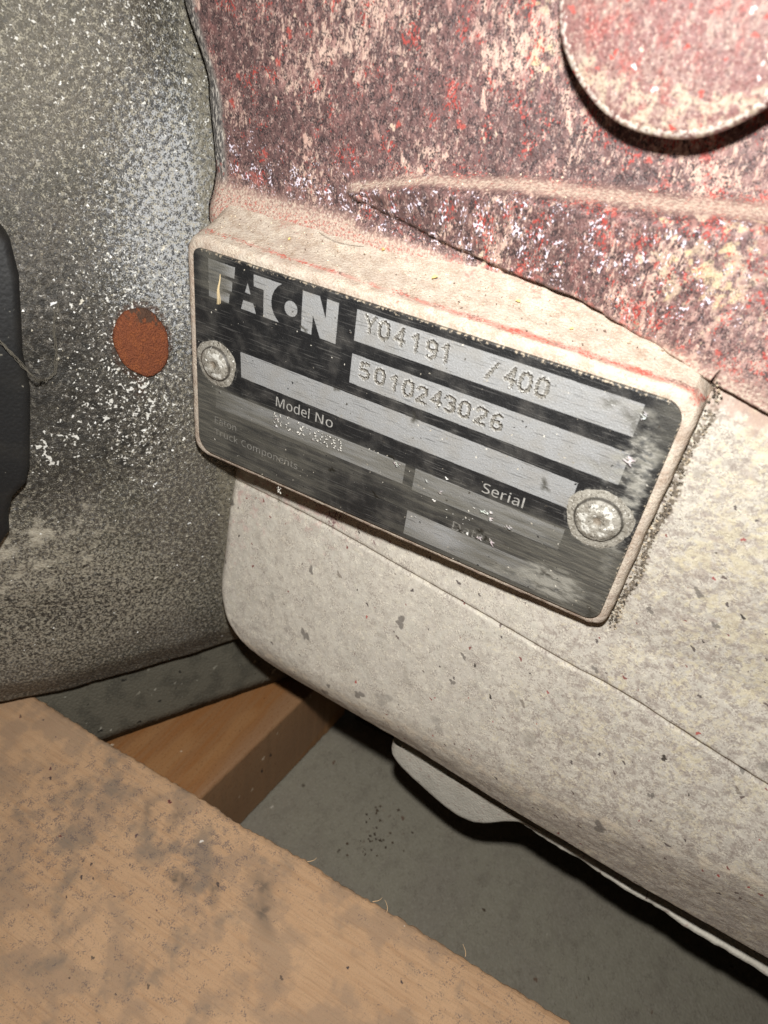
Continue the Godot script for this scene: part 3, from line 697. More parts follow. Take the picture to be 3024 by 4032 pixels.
# ---------------------------------------------------------------- gearbox casting
func build_gearbox() -> void:
	var t := thing("gearbox_casting", "dusty red painted gearbox casting carrying the black plate", "gearbox")
	# ---- upper wall
	var p: Paint = painting("wall")
	var wall_mat := painted(p, 0.6, 0.5, 0.45)
	part("upper_wall", grid(330, 150, func(i, j):
		var b = j / 148.0
		var y = lerpf(118, seam_y(0) - 12.0, minf(b, 1.0))
		var xl = wall_left(y); var a = i / 322.0
		var x: float; var back = 0.0
		if i < 8:
			x = xl + 0.0; back = (8 - i) * 4.0
		else:
			var u = (i - 8) / 322.0
			x = lerpf(xl, 120, u * 0.85 + 0.15 * u * u) if u < 0.94 else lerpf(lerpf(xl, 120, 0.94 * 0.85 + 0.15 * 0.94 * 0.94), 240.0, (u - 0.94) / 0.06)
			back = round_in(x - xl, 5.0)
		# lower rim follows the seam
		y = lerpf(150 if j == 0 else 118, seam_y(x) - (3.0 if x < 62.0 else 0.4), minf(b, 1.0))
		var z = wall_z(x, y) - back + 0.28 * bumps(x, y, 40.0) + 0.1 * rough_c.get_noise_2d(x, y)
		if j > 148:
			z -= (j - 148) * 3.0
		return [Vector3(x - (back * 0.25 if i < 8 else 0.0), y, z), p.uv(x - back * 0.5, y - 0.9 * (wall_z(x, y) + 16.0 - 0.03 * maxf(0.0, x - 20.0)))]), wall_mat, t)
	# ---- lower body, in two pieces divided by the fine split
	var q: Paint = painting("body")
	var body_mat := painted(q, 0.7, 0.35, 0.4)
	var xs := func(i: int, xl: float) -> float:
		return lerpf(xl, 240.0, pow((i - 6) / 264.0, 1.5))
	part("body_upper", grid(270, 110, func(i, j):
		var b = clampf((j - 1) / 107.0, 0.0, 1.0)
		var x: float; var y: float; var back = 0.0
		var xl = -62.6
		if i < 6:
			x = xl; back = 3.5 + (6 - i) * 4.0
		else:
			x = xs.call(i, xl)
			back = round_in(x - xl, 3.5)
		y = lerpf(seam_y(x) + (0.0 if x > 62.0 else -10.0), part_line(x) + 0.16 + 0.12 * rough_b.get_noise_2d(x * 1.4, 1.0), b)
		var z = body_z(x, y) - back + 0.22 * bumps(x, y, 80.0) + round_in(0.35, 0.5)
		z -= 0.5 * hump(y - part_line(x), 0.7)
		if j == 0:
			z -= 6.0
		elif x > 62.0:
			z -= 3.0 * hump(y - seam_y(x), 4.0) 
		if j > 108:
			z -= (j - 108) * 2.5
		return [Vector3(x, y, z), q.uv(x - back * 0.4, y)]), body_mat, t)
	part("body_lower", grid(270, 130, func(i, j):
		var b = clampf((j - 2) / 120.0, 0.0, 1.0)
		var xl = body_left(lerpf(part_line(-50.0), -111.5, b))
		var x: float; var back = 0.0
		if i < 6:
			x = xl; back = 3.5 + (6 - i) * 4.0
		else:
			x = xs.call(i, xl)
			back = round_in(x - xl, 3.5)
		var y = lerpf(part_line(x) - 0.16 + 0.12 * rough_b.get_noise_2d(x * 1.4, 1.0), -111.5, b)
		var z = body_z(x, y) - back + 0.22 * bumps(x, y, 80.0)
		z -= 0.5 * hump(y - part_line(x), 0.7)
		z -= round_in(maxf(0.0, y + 111.5), 1.4)
		if j < 2:
			z -= (2 - j) * 2.5
		if j > 122:
			z -= (j - 122) * 5.0; y += (j - 122) * 0.3
		return [Vector3(x, y, z), q.uv(x - back * 0.4, y)]), body_mat, t)
	# ---- plate boss: front face, rounded edge, ledge on top running back to the wall
	var g: Paint = painting("boss")
	var boss_mat := painted(g, 0.85, 0.4, 0.3)
	# outline with rounded corners: points [x, y, how much it belongs to the top side]
	var out := []
	var corners := [[62.5, 31.5, 4.5, 0.0], [-63.3, 31.5, 4.5, 90.0], [-63.3, -31.6, 5.5, 180.0], [62.0, -31.6, 4.0, 270.0]]
	var segs := []
	for ci in 4:
		var cc: Array = corners[ci]
		var cx: float = cc[0] - signf(cc[0]) * cc[2]; var cy: float = cc[1] - signf(cc[1]) * cc[2]
		for m in 9:
			var an = deg_to_rad(cc[3] + m * 11.25)
			segs.append(Vector2(cx + cos(an) * cc[2], cy + sin(an) * cc[2]))
		var nx: Array = corners[(ci + 1) % 4]
		var an2 = deg_to_rad(cc[3] + 90.0)
		var a = Vector2(cx + cos(an2) * cc[2], cy + sin(an2) * cc[2])
		var ncx: float = nx[0] - signf(nx[0]) * nx[2]; var ncy: float = nx[1] - signf(nx[1]) * nx[2]
		var bb = Vector2(ncx + cos(an2) * nx[2], ncy + sin(an2) * nx[2])
		var n = 60 if ci % 2 == 0 else 26
		for m in range(1, n):
			segs.append(a.lerp(bb, m / float(n)))
	var cnt := segs.size()
	var nrm := []
	for i in cnt:
		var tt: Vector2 = (segs[(i + 1) % cnt] - segs[(i + cnt - 1) % cnt]).normalized()
		nrm.append(Vector2(tt.y, -tt.x))
	part("plate_boss", grid(cnt, 34, func(ii, j):
		var i: int = cnt - 1 - (ii % cnt) if ii < cnt else cnt - 1
		var s: Vector2 = segs[i]; var n: Vector2 = nrm[i]
		var r = 1.9
		var wob = 0.25 * rough_b.get_noise_2d(i * 0.9, 7.0) + 0.15 * rough_c.get_noise_2d(i * 1.1, 2.0)
		var xy: Vector2; var z: float
		if j == 0:
			xy = s * 0.86; z = -0.95
		elif j <= 2:
			xy = s - n * (r + (2 - j) * 0.6); z = -0.95
		elif j <= 10:
			var a = (j - 2) / 8.0 * PI / 2.0
			xy = s - n * r * (1.0 - sin(a)) + n * wob * sin(a); z = -0.95 - r * (1.0 - cos(a))
		else:
			var d = (j - 10) / 24.0
			z = -0.95 - r - d * 19.0
			xy = s + n * wob * (1.0 - d)
			var topness = maxf(0.0, n.y)
			xy.y += topness * (d * 6.5 + 8.0 * pow(maxf(0.0, (d - 0.3) / 0.7), 2.0))
			xy.x += n.x * d * 1.5
		var q3 = Vector3(xy.x, xy.y, z)
		q3 += Vector3(n.x, n.y, 0.4) * 0.16 * bumps(xy.x, xy.y, z) * (1.0 if j > 2 else 0.0)
		var uvy = xy.y - minf(0.0, z) * (1.0 if n.y > 0.3 else -1.0 if n.y < -0.3 else 0.0)
		return [q3, g.uv(xy.x - (z if n.x > 0.5 else -z if n.x < -0.5 else 0.0), uvy)], true), boss_mat, t)
	# ---- thin flange under the body with its hanging tab
	var f := Paint.new(-20, -140, 150, -95, 5.0, c8(226, 219, 204))
	f.layer(f.noise(181, 0.08, 4), 0.4, 0.75, c8(214, 207, 192), 0.8)
	f.layer(f.noise(182, 0.9, 4), 0.5, 0.8, c8(216, 210, 196), 0.5)
	f.layer(f.noise(183, 0.3, 4), 0.66, 0.86, c8(184, 156, 146), 0.5)
	f.flecks(184, 300, 0.15, 0.6, [c8(110, 90, 84), c8(224, 218, 204), c8(150, 100, 94)], func(_x, _y): return 0.5)
	f.lift(f.noise(185, 0.9, 3), 0.2, 0.9, 0.8)
	var fmat := painted(f, 0.7, 0.3)
	var fz := func(x: float) -> float:
		return -10.4 + 0.055 * (x - 64.0)
	var fprof := [[-14.0, -114.2], [-1.2, -114.2], [-0.4, -114.4], [0.0, -114.8], [0.0, -115.8], [-0.4, -116.4], [-1.2, -116.6], [-14.0, -116.6]]
	part("flange", grid(150, 7, func(i, j):
		var x = lerpf(16.0, 240, i / 150.0)
		var e: float = fprof[j][0]
		var z: float = fz.call(x) + e + 0.35 * rough_b.get_noise_2d(x * 0.5, 5.0) + 0.5 * rough_a.get_noise_2d(x * 0.4, 1.0)
		return [Vector3(x, fprof[j][1] - 13.6 - 0.012 * x + 0.25 * rough_a.get_noise_2d(x * 0.5, 8.0), z), f.uv(x, fprof[j][1])]), fmat, t)
	var low_edge := [[15.0, -113.6], [15.3, -117.0], [16.2, -120.4], [18.0, -123.0], [21.0, -125.2], [25.0, -127.0], [30.0, -129.0], [35.0, -130.8], [39.0, -132.0], [43.0, -132.5], [46.5, -132.0], [49.5, -130.6], [52.5, -127.8], [55.5, -123.8], [58.5, -119.6], [61.5, -116.4], [65.0, -114.4], [69.0, -113.6]]
	var tb := part("tab", grid(90, 26, func(i, j):
		var u = i / 90.0
		var x = lerpf(15.0, 69.0, lerpf(u, u * u, 0.5) if u < 1.0 else 1.0)
		var yb = -113.6
		for m in range(1, low_edge.size()):
			if x <= low_edge[m][0]:
				yb = lerpf(low_edge[m - 1][1], low_edge[m][1], (x - low_edge[m - 1][0]) / (low_edge[m][0] - low_edge[m - 1][0]))
				break
		var b = minf(j / 20.0, 1.0)
		b = 1.0 - pow(1.0 - b, 1.7)
		var y = lerpf(-112.4, yb, b)
		var edge = minf((y - yb) * 0.8, minf((x - 15.0) * 0.9 + 0.01, 9.0))
		var z = fz.call(x) + 2.2 + (y + 112.0) * 0.04 - round_in(maxf(edge, 0.0), 2.6) + 0.16 * bumps(x, y, 300.0)
		if j > 20:
			z -= (j - 20) * 1.0; y += (j - 20) * 0.08
		return [Vector3(64.0 + (x - 64.0) * 1.05, y - 13.2, z), f.uv(x, y)]), fmat, t)
	tb.set_meta("label", "pale rounded tab hanging from the flange")
	# dark inside under the body, standing on the floor
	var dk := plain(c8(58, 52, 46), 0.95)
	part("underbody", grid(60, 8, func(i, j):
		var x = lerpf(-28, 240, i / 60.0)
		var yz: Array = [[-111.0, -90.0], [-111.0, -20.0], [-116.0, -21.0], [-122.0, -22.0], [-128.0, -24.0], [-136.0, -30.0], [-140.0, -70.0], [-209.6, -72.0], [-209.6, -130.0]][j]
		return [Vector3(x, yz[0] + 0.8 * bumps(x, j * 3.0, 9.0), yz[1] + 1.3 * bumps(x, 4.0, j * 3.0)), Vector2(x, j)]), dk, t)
	# ---- round cover at the upper right
	var r := Paint.new(-24, -24, 24, 24, 10.0, c8(116, 80, 76))
	r.layer(r.noise(191, 0.09, 4), 0.4, 0.7, c8(128, 104, 96), 0.7)
	r.layer(r.noise(192, 0.2, 5, 1.0, 1.8), 0.5, 0.8, c8(138, 68, 62), 0.7)
	r.layer(r.noise(193, 0.4, 5, 1.0, 2.0), 0.54, 0.8, c8(148, 130, 118), 0.7)
	r.layer(r.mul(r.noise(194, 0.3, 4), r.where(func(x, y): return smooth(-6, -18, y) + 0.4 * smooth(14, 22, Vector2(x, y).length()))), 0.3, 0.6, c8(160, 146, 126), 0.85)
	r.layer(r.noise(195, 1.0, 4), 0.54, 0.8, c8(82, 56, 54), 0.75)
	r.layer(r.noise(199, 1.3, 3), 0.6, 0.8, c8(176, 156, 142), 0.7)
	r.layer(r.where(func(x, y): return smooth(-14, -22, x)), 0.2, 1.0, c8(120, 92, 86), 0.7)
	r.layer(r.mul(r.noise(198, 0.9, 4), r.where(func(x, y): return hump(Vector2(x, y).length() - 20.6, 1.3), 160)), 0.3, 0.5, c8(200, 192, 182), 0.8)
	r.flecks(196, 500, 0.12, 0.6, [c8(160, 64, 55), c8(190, 178, 176), c8(176, 164, 146), c8(150, 74, 66), c8(96, 66, 62)], func(_x, _y): return 0.5)
	r.lift(r.noise(197, 0.5, 4), 0.2, 0.9, 0.8)
	var rc := part("round_cover", grid(96, 12, func(i, j):
		var a = -TAU * i / 96.0
		var rr: float = [0.0, 6.0, 12.0, 17.0, 19.6, 20.4, 20.9, 21.3, 21.5, 21.5, 21.3, 21.0, 21.0][j]
		var z: float = [0.9, 0.85, 0.65, 0.3, 0.0, -0.25, -0.6, -1.1, -2.0, -4.0, -9.0, -14.0, -19.0][j]
		rr *= 1.0 + 0.006 * sin(4.0 * a) + 0.004 * sin(9.0 * a)
		var x = cos(a) * rr; var y = sin(a) * rr
		return [Vector3(37.8 + x, 92.5 + y, z - 0.4 + 0.2 * bumps(x, y, 200.0)), r.uv(x, y)], true), painted(r, 0.6, 0.4, 0.45), t)
	rc.set_meta("label", "round red cover with worn paint")

# ---------------------------------------------------------------- the plate
func stroke_letter(ch: String) -> Array:                 # polylines in a 1 x 1 box, y down
	match ch:
		"0": return [[[0.5, 0], [0.85, 0.1], [0.95, 0.35], [0.95, 0.65], [0.85, 0.9], [0.5, 1], [0.15, 0.9], [0.05, 0.65], [0.05, 0.35], [0.15, 0.1], [0.5, 0]]]
		"1": return [[[0.15, 0.25], [0.55, 0], [0.55, 1]]]
		"2": return [[[0.05, 0.25], [0.2, 0.05], [0.55, 0], [0.9, 0.1], [0.92, 0.35], [0.5, 0.65], [0.05, 1], [0.95, 1]]]
		"3": return [[[0.05, 0.1], [0.4, 0], [0.85, 0.1], [0.9, 0.35], [0.45, 0.48], [0.9, 0.6], [0.92, 0.85], [0.5, 1], [0.05, 0.9]]]
		"4": return [[[0.7, 1], [0.7, 0], [0.05, 0.68], [0.98, 0.68]]]
		"5": return [[[0.9, 0], [0.15, 0], [0.1, 0.45], [0.6, 0.4], [0.92, 0.6], [0.88, 0.88], [0.5, 1], [0.05, 0.9]]]
		"6": return [[[0.85, 0.08], [0.5, 0], [0.15, 0.2], [0.05, 0.6], [0.15, 0.92], [0.5, 1], [0.88, 0.9], [0.92, 0.62], [0.6, 0.45], [0.1, 0.58]]]
		"9": return [[[0.9, 0.42], [0.5, 0.55], [0.1, 0.42], [0.08, 0.15], [0.45, 0], [0.85, 0.1], [0.93, 0.4], [0.85, 0.8], [0.5, 1], [0.12, 0.92]]]
		"Y": return [[[0.0, 0], [0.5, 0.5], [1.0, 0]], [[0.5, 0.5], [0.5, 1]]]
		"/": return [[[0.9, 0], [0.1, 1]]]
		"N": return [[[0.05, 1], [0.05, 0], [0.95, 1], [0.95, 0]]]
		"Z": return [[[0.05, 0], [0.95, 0], [0.05, 1], [0.95, 1]]]
	return []

func write_text(p: Paint, on: Image, text: String, x: float, base: float, width: float, cap: float, bold := false) -> void:
	var tm := TextMesh.new()
	var f := SystemFont.new(); f.font_names = PackedStringArray(["Droid Sans"])
	if bold:
		f.font_weight = 700
	tm.font = f; tm.text = text; tm.font_size = 64; tm.pixel_size = 0.01; tm.depth = 0.0; tm.curve_step = 2.0
	tm.horizontal_alignment = HORIZONTAL_ALIGNMENT_LEFT
	var arr := tm.get_mesh_arrays()
	var vs: PackedVector3Array = arr[Mesh.ARRAY_VERTEX]
	var ix: PackedInt32Array = arr[Mesh.ARRAY_INDEX]
	var box := tm.get_aabb()
	var sx := width / box.size.x
	# the first letter is a capital: its top and foot give the scale
	var first := TextMesh.new(); first.font = f; first.text = text.substr(0, 1); first.font_size = 64; first.pixel_size = 0.01; first.depth = 0.0
	first.horizontal_alignment = HORIZONTAL_ALIGNMENT_LEFT
	var fb := first.get_aabb()
	var sy := cap / fb.size.y
	var foot := box.position.y
	for ch in text:
		if ch in "gjpqy":
			foot = box.position.y + box.size.y - fb.size.y
	for i in range(0, ix.size(), 3):
		var tri = PackedVector2Array()
		for m in 3:
			var q = vs[ix[i + m]]
			tri.append(Vector2(x + (q.x - box.position.x) * sx, base + (q.y - foot) * sy))
		p.polygon(on, tri, Color.WHITE)

func build_plate() -> void:
	# painted in the plate's own mm: x from -60, y up; feature lists below are from the top left corner
	var p := Paint.new(-60, -28.93, 60, 28.93, 14.0, c8(30, 30, 31))
	var prn := Image.create(p.w, p.h, false, Image.FORMAT_L8); prn.fill(Color.BLACK)
	var tl := func(x: float, y: float) -> Vector2:
		return Vector2(x - 60.0, 28.93 - y)
	var fill := func(pts: Array) -> void:
		var q = PackedVector2Array()
		for a in pts:
			q.append(tl.call(a[0], a[1]))
		p.polygon(prn, q, Color.WHITE)
	# bars
	fill.call([[47.1, 2.1], [112.5, 2.2], [112.5, 9.6], [47.1, 9.6]])
	fill.call([[47.0, 12.8], [113.3, 13.2], [113.3, 21.0], [47.0, 20.3]])
	fill.call([[14.7, 22.9], [60, 23.2], [105.4, 24.0], [105.2, 31.0], [60, 30.6], [15.0, 30.0]])
	fill.call([[6.4, 36.1], [64.9, 36.1], [64.9, 42.0], [6.4, 42.0]])
	fill.call([[67.7, 36.2], [106.0, 36.6], [106.0, 42.6], [67.7, 42.6]])
	fill.call([[67.6, 48.9], [104.0, 49.3], [104.0, 56.4], [67.6, 56.4]])
	# emblem letters
	fill.call([[4.8, 1.6], [12.9, 1.8], [12.7, 4.6], [8.4, 4.4], [8.4, 5.2], [12.1, 5.5], [11.9, 8.0], [9.0, 7.9], [9.0, 8.6], [11.3, 8.7], [11.0, 11.2], [4.8, 11.1]])
	fill.call([[16.7, 4.5], [17.6, 7.1], [15.9, 7.0]])
	fill.call([[15.4, 9.1], [18.4, 9.1], [19.3, 11.5], [14.8, 11.4]])
	fill.call([[18.4, 1.9], [26.6, 2.0], [25.4, 2.9], [24.5, 4.1], [23.9, 5.6], [23.7, 7.0], [23.9, 8.5], [24.6, 10.0], [26.1, 11.6], [21.5, 11.5], [21.4, 4.9], [18.5, 4.8]])
	var dot := []
	for i in 40:
		dot.append([29.4 + 1.85 * cos(TAU * i / 40.0), 7.2 + 1.9 * sin(TAU * i / 40.0)])
	fill.call(dot)
	fill.call([[32.4, 1.9], [37.1, 1.9], [39.1, 6.8], [39.1, 2.0], [42.3, 2.1], [42.3, 12.0], [37.9, 11.9], [35.6, 7.0], [35.5, 11.8], [32.5, 11.7]])
	var txt := Image.create(p.w, p.h, false, Image.FORMAT_L8); txt.fill(Color.BLACK)
	write_text(p, txt, "Model", -33.8, -5.4, 10.4, 2.75)
	write_text(p, txt, "No", -21.6, -5.4, 5.2, 2.75)
	write_text(p, txt, "Serial", 25.1, -6.5, 10.3, 2.65)
	write_text(p, txt, "Date", 20.0, -20.1, 8.4, 2.5)
	write_text(p, txt, "Eaton", -54.0, -18.2, 7.4, 2.15)
	write_text(p, txt, "Truck", -54.2, -22.0, 8.2, 2.1)
	write_text(p, txt, "Components", -44.8, -22.0, 18.8, 2.1)
	var silver := prn.get_data(); var words = txt.get_data()
	# enamel and bare metal
	p.layer(p.noise(201, 0.4, 4), 0.5, 0.9, c8(46, 46, 46), 0.6)
	p.layer(p.noise(202, 2.5, 3), 0.68, 0.86, c8(78, 76, 68), 0.5)
	p.layer(silver, 0.3, 0.7, c8(152, 152, 151), 1.0)
	p.layer(p.mul(p.noise(203, 1.8, 3), silver), 0.5, 0.85, c8(130, 130, 128), 0.5)
	p.layer(p.mul(p.noise(204, 2.4, 2), silver), 0.6, 0.85, c8(196, 198, 202), 0.5)
	p.layer(p.mul(p.noise(221, 0.9, 4), words), 0.2, 0.5, c8(172, 171, 167), 0.9)
	p.layer(p.noise(222, 0.12, 5), 0.35, 0.9, c8(140, 134, 124), 0.28)
	p.layer(p.noise(223, 2.2, 2, 30.0, 1.0), 0.68, 0.82, c8(168, 164, 156), 0.3)
	p.layer(p.noise(224, 2.0, 2, 24.0, 1.0), 0.7, 0.84, c8(40, 40, 40), 0.35)
	# grime: heavy over the lower half and the right end, wiped along the plate
	var grime := p.where(func(x, y):
		var a = smooth(-2.0, -10.0, y) * 0.62 + 0.55 * smooth(48, 58, x) * smooth(0, 20, y) + 0.35 * smooth(38, 50, x) * smooth(-5, -16, y)
		a += 0.3 * smooth(-46, -57, x) + 0.65 * hump(Vector2(x + 52, y - 23).length(), 10)
		a -= 0.5 * hump(Vector2((x - 5) * 0.16, y + 4.2).length(), 3.0) + 0.35 * hump(Vector2(x + 5, y + 27).length(), 22)
		a -= 0.45 * hump(Vector2(x - 17, (y + 22.5) * 1.8).length(), 12)
		a -= 0.4 * hump(Vector2(x + 24, y + 3.2).length(), 11)
		return clampf(a, 0, 1))
	var smear := p.noise(205, 0.45, 4, 12.0, 1.0)
	p.layer(grime, 0.1, 0.9, c8(96, 94, 87), 0.62)
	p.layer(p.bias(smear, grime), 0.3, 0.95, c8(100, 97, 88), 0.6)
	p.layer(p.mul(p.noise(206, 1.2, 3, 16.0, 1.0), grime), 0.28, 0.55, c8(128, 124, 113), 0.4)
	p.layer(p.mul(p.noise(207, 1.3, 3, 14.0, 1.0), grime), 0.34, 0.6, c8(50, 50, 50), 0.35)
	# the words again, fainter through the grime, strongest at the model line
	p.layer(p.mul(words, p.where(func(x, y): return clampf(0.5 + 0.5 * smooth(-12, -7, y) - 0.25 * smooth(0, 16, x) * smooth(-8, -12, y), 0, 1))), 0.1, 1.0, c8(176, 173, 166), 0.75)
	# pale scuffed right end
	var scuff := p.where(func(x, y): return clampf(0.7 * hump(Vector2((x - 57.5), (y + 6) * 0.16).length(), 4.5) + 0.5 * hump(Vector2((x - 30) * 0.3, y + 26.5).length(), 5) + 0.9 * hump(Vector2((x - 55) * 0.9, (y - 15) * 0.5).length(), 9) + 0.8 * hump(Vector2((x - 46) * 0.45, y + 24).length(), 8) + 0.35 * hump(Vector2(x - 52, (y - 26) * 2).length(), 8), 0, 1))
	p.layer(p.mul(p.noise(208, 0.4, 5, 2.5, 1.0), scuff), 0.14, 0.6, c8(150, 147, 137), 0.8)
	p.layer(p.mul(p.noise(209, 0.7, 4, 2.0, 1.0), scuff), 0.3, 0.75, c8(70, 71, 72), 0.7)
	p.layer(p.mul(p.noise(210, 0.8, 4, 2.0, 1.0), scuff), 0.34, 0.66, c8(186, 182, 172), 0.7)
	p.layer(p.mul(p.noise(220, 0.5, 5, 3.0, 1.0), p.where(func(x, y): return clampf(hump(Vector2((x - 47) * 0.5, (y + 23) * 0.9).length(), 7.5) + 0.9 * hump(Vector2((x - 56.5) * 1.4, (y - 3) * 0.3).length(), 6) , 0, 1))), 0.1, 0.5, c8(160, 157, 147), 0.85)
	# dirt halo round the rivets
	for a in [[-53.1, 0.2, 8.2], [52.0, -1.7, 9.6]]:
		p.layer(p.mul(p.noise(211, 0.8, 4), p.where(func(x, y): return hump(Vector2(x - a[0], y - a[1]).length(), a[2]), 200)), 0.1, 0.38, c8(122, 118, 107), 0.9)
		p.layer(p.mul(p.noise(218, 0.9, 4), p.where(func(x, y): return hump(Vector2(x - a[0], y - a[1]).length() - a[2] * 0.78, 1.2), 260)), 0.3, 0.7, c8(150, 146, 136), 0.4)
	# dust from the ledge along the top, edges a little worn
	p.layer(p.bias(p.noise(212, 0.9, 4), p.where(func(x, y): return smooth(27.2, 29.4, y) * 0.8 + 0.75 * smooth(58.6, 60.4, x) + 0.55 * smooth(-58.8, -60.4, x) + 0.3 * smooth(-27.6, -29.4, y), 300)), 0.58, 0.8, c8(190, 174, 150), 0.85)
	# chips and specks
	p.flecks(219, 800, 0.07, 0.26, [c8(226, 220, 206), c8(190, 182, 166), c8(150, 144, 132)], func(x, y): return 0.35)
	p.flecks(214, 260, 0.08, 0.3, [c8(36, 36, 36), c8(70, 66, 60)], func(x, y): return 0.7)
	p.flecks(215, 300, 0.15, 0.55, [c8(240, 238, 232), c8(228, 224, 216)], func(x, y): return 0.8 * hump(Vector2((x - 18) * 0.6, y + 14).length(), 11) + 0.35 * hump(Vector2((x + 22) * 0.5, y + 9).length(), 9), 1.5, 0.4, 0.75)
	var rng := RandomNumberGenerator.new(); rng.seed = 216
	for a in [[26.5, -11.8, 0.9, 235], [28.4, -11.2, 0.75, 235], [29.0, -12.9, 0.7, 230], [33.4, -13.0, 0.95, 190], [27.6, -19.6, 1.0, 215], [30.6, -19.2, 0.8, 230], [52.8, 24.4, 0.9, 240], [53.5, 14.2, 1.3, 225], [-52.0, -5.4, 0.85, 215], [-52.0, -7.9, 0.45, 150], [2.6, -8.4, 0.8, 225], [-33.5, -9.0, 0.55, 225], [-33.4, -11.3, 0.6, 235], [-22.0, -10.6, 0.6, 230], [15.0, -11.0, 0.6, 225], [11.0, -9.6, 0.5, 225], [-14, 21.0, 0.4, 150]]:
		for m in 5:
			p.fleck(rng, a[0] + rng.randfn() * a[2] * 0.4, a[1] + rng.randfn() * a[2] * 0.35, a[2] * rng.randf_range(0.2, 0.55), c8(a[3] - rng.randi() % 30, a[3] - rng.randi() % 20 - 10, a[3] - 24, 210), 1.5, 0.5, 0.8, 0.7)
	for a in [[38.7, 1.2, 1.35, 74], [5.2, 5.8, 1.25, 62], [51.5, 22.6, 2.4, 108], [45.0, -21.5, 1.2, 70], [58.0, -27.2, 1.5, 62], [-26.5, 17.8, 0.9, 70], [-16.5, 5.5, 0.8, 84], [46.0, 24.6, 1.6, 112], [27.2, -17.4, 0.9, 26], [29.0, -18.8, 0.7, 30], [-2.0, -19.8, 0.9, 24], [-15.4, -17.6, 0.9, 26], [1.0, -6.9, 0.7, 22], [22, -19.5, 0.6, 26], [48.5, 10.5, 2.6, 140], [51.0, 9.0, 1.8, 150]]:
		p.fleck(rng, a[0], a[1], a[2], c8(a[3], a[3] - 2, a[3] - 8, 200), 1.3, 0.5, 0.4, 0.9)
	# stamped figures
	var stamp := func(text: Array, w: float, h: float, deep: float, opacity: float) -> void:
		for cell in text:
			var jit = Vector2(rng.randf_range(-0.25, 0.25), rng.randf_range(-0.2, 0.2))
			for line in stroke_letter(cell[0]):
				for i in range(line.size() - 1):
					var a = Vector2(cell[1] - 60.0 + (line[i][0] - 0.5) * w, 28.93 - cell[2] - (line[i][1] - 0.5) * h) + jit
					var b = Vector2(cell[1] - 60.0 + (line[i + 1][0] - 0.5) * w, 28.93 - cell[2] - (line[i + 1][1] - 0.5) * h) + jit
					var n = int(ceil(a.distance_to(b) / 0.22))
					for m in n + 1:
						var q = a.lerp(b, m / float(maxi(n, 1)))
						if opacity > 0.0:
							p.fleck(rng, q.x - 0.12, q.y + 0.14, 0.62, Color(0.8, 0.79, 0.77, 0.16 * opacity), 1.0, 0.0, 0.6)  # pale rim highlight painted along the upper left of each stroke
						q += Vector2(0, 0)
			for line in stroke_letter(cell[0]):
				for i in range(line.size() - 1):
					var a = Vector2(cell[1] - 60.0 + (line[i][0] - 0.5) * w, 28.93 - cell[2] - (line[i][1] - 0.5) * h) + jit
					var b = Vector2(cell[1] - 60.0 + (line[i + 1][0] - 0.5) * w, 28.93 - cell[2] - (line[i + 1][1] - 0.5) * h) + jit
					var n = int(ceil(a.distance_to(b) / 0.3))
					for m in n + 1:
						var q = a.lerp(b, m / float(maxi(n, 1)))
						var tone = rng.randf_range(0.9, 1.1)
						if opacity > 0.0:
							p.fleck(rng, q.x, q.y, rng.randf_range(0.34, 0.5), Color(0.47 * tone, 0.45 * tone, 0.41 * tone, 0.44 * opacity), 1.0, 0.0, deep, 0.6)
						if rng.randf() < (0.07 if opacity > 0.0 else 0.4):
							p.fleck(rng, q.x + rng.randf_range(-0.4, 0.4), q.y + rng.randf_range(-0.4, 0.4), rng.randf_range(0.12, 0.32), c8(238, 234, 224), 1.0, 0.0, 0.8)
	stamp.call([["Y", 50.9, 4.9], ["0", 54.6, 5.2], ["4", 58.5, 5.2], ["1", 62.6, 5.3], ["9", 66.3, 5.6], ["1", 70.1, 5.6], ["/", 80.8, 5.7], ["4", 85.0, 5.8], ["0", 88.4, 5.8], ["0", 92.2, 5.9]], 2.5, 4.0, 0.1, 1.0)
	stamp.call([["5", 50.9, 16.3], ["0", 54.7, 16.3], ["1", 58.6, 16.4], ["0", 62.4, 16.6], ["2", 66.1, 16.7], ["4", 69.6, 16.7], ["3", 73.2, 16.8], ["0", 76.9, 16.8], ["2", 80.7, 16.8], ["6", 84.6, 16.9]], 2.5, 3.7, 0.1, 1.0)
	stamp.call([["N", 27.0, 37.8], ["Z", 30.5, 38.0], ["3", 34.0, 38.0], ["1", 37.4, 38.2], ["0", 39.6, 38.2], ["6", 42.6, 38.2], ["0", 45.8, 38.3]], 2.2, 3.2, 0.3, 0.0)
	p.lift(p.noise(217, 1.6, 3), 0.4, 0.95, 0.7, 0.2)
	var m := painted(p, 0.5, 1.5, 0.5)
	m.metallic = 0.12
	var t := thing("identification_plate", "black and silver metal identification plate riveted to the dusty red boss", "plate")
	var outl := PackedVector2Array()
	for c in [[60.0, 28.93, 4.2, 0.0], [-60.0, 28.93, 2.2, 90.0], [-60.0, -28.93, 5.0, 180.0], [60.0, -28.93, 3.4, 270.0]]:
		for i in 8:
			var an = deg_to_rad(c[3] + i * 90.0 / 7.0)
			outl.append(Vector2(c[0] - signf(c[0]) * c[2] + cos(an) * c[2], c[1] - signf(c[1]) * c[2] + sin(an) * c[2]))
	var fine := PackedVector2Array()
	for i in outl.size():
		var a = outl[i]; var b = outl[(i + 1) % outl.size()]
		var n = maxi(1, int(a.distance_to(b) / 2.0))
		for q in n:
			fine.append(a.lerp(b, q / float(n)))
	fine.reverse()
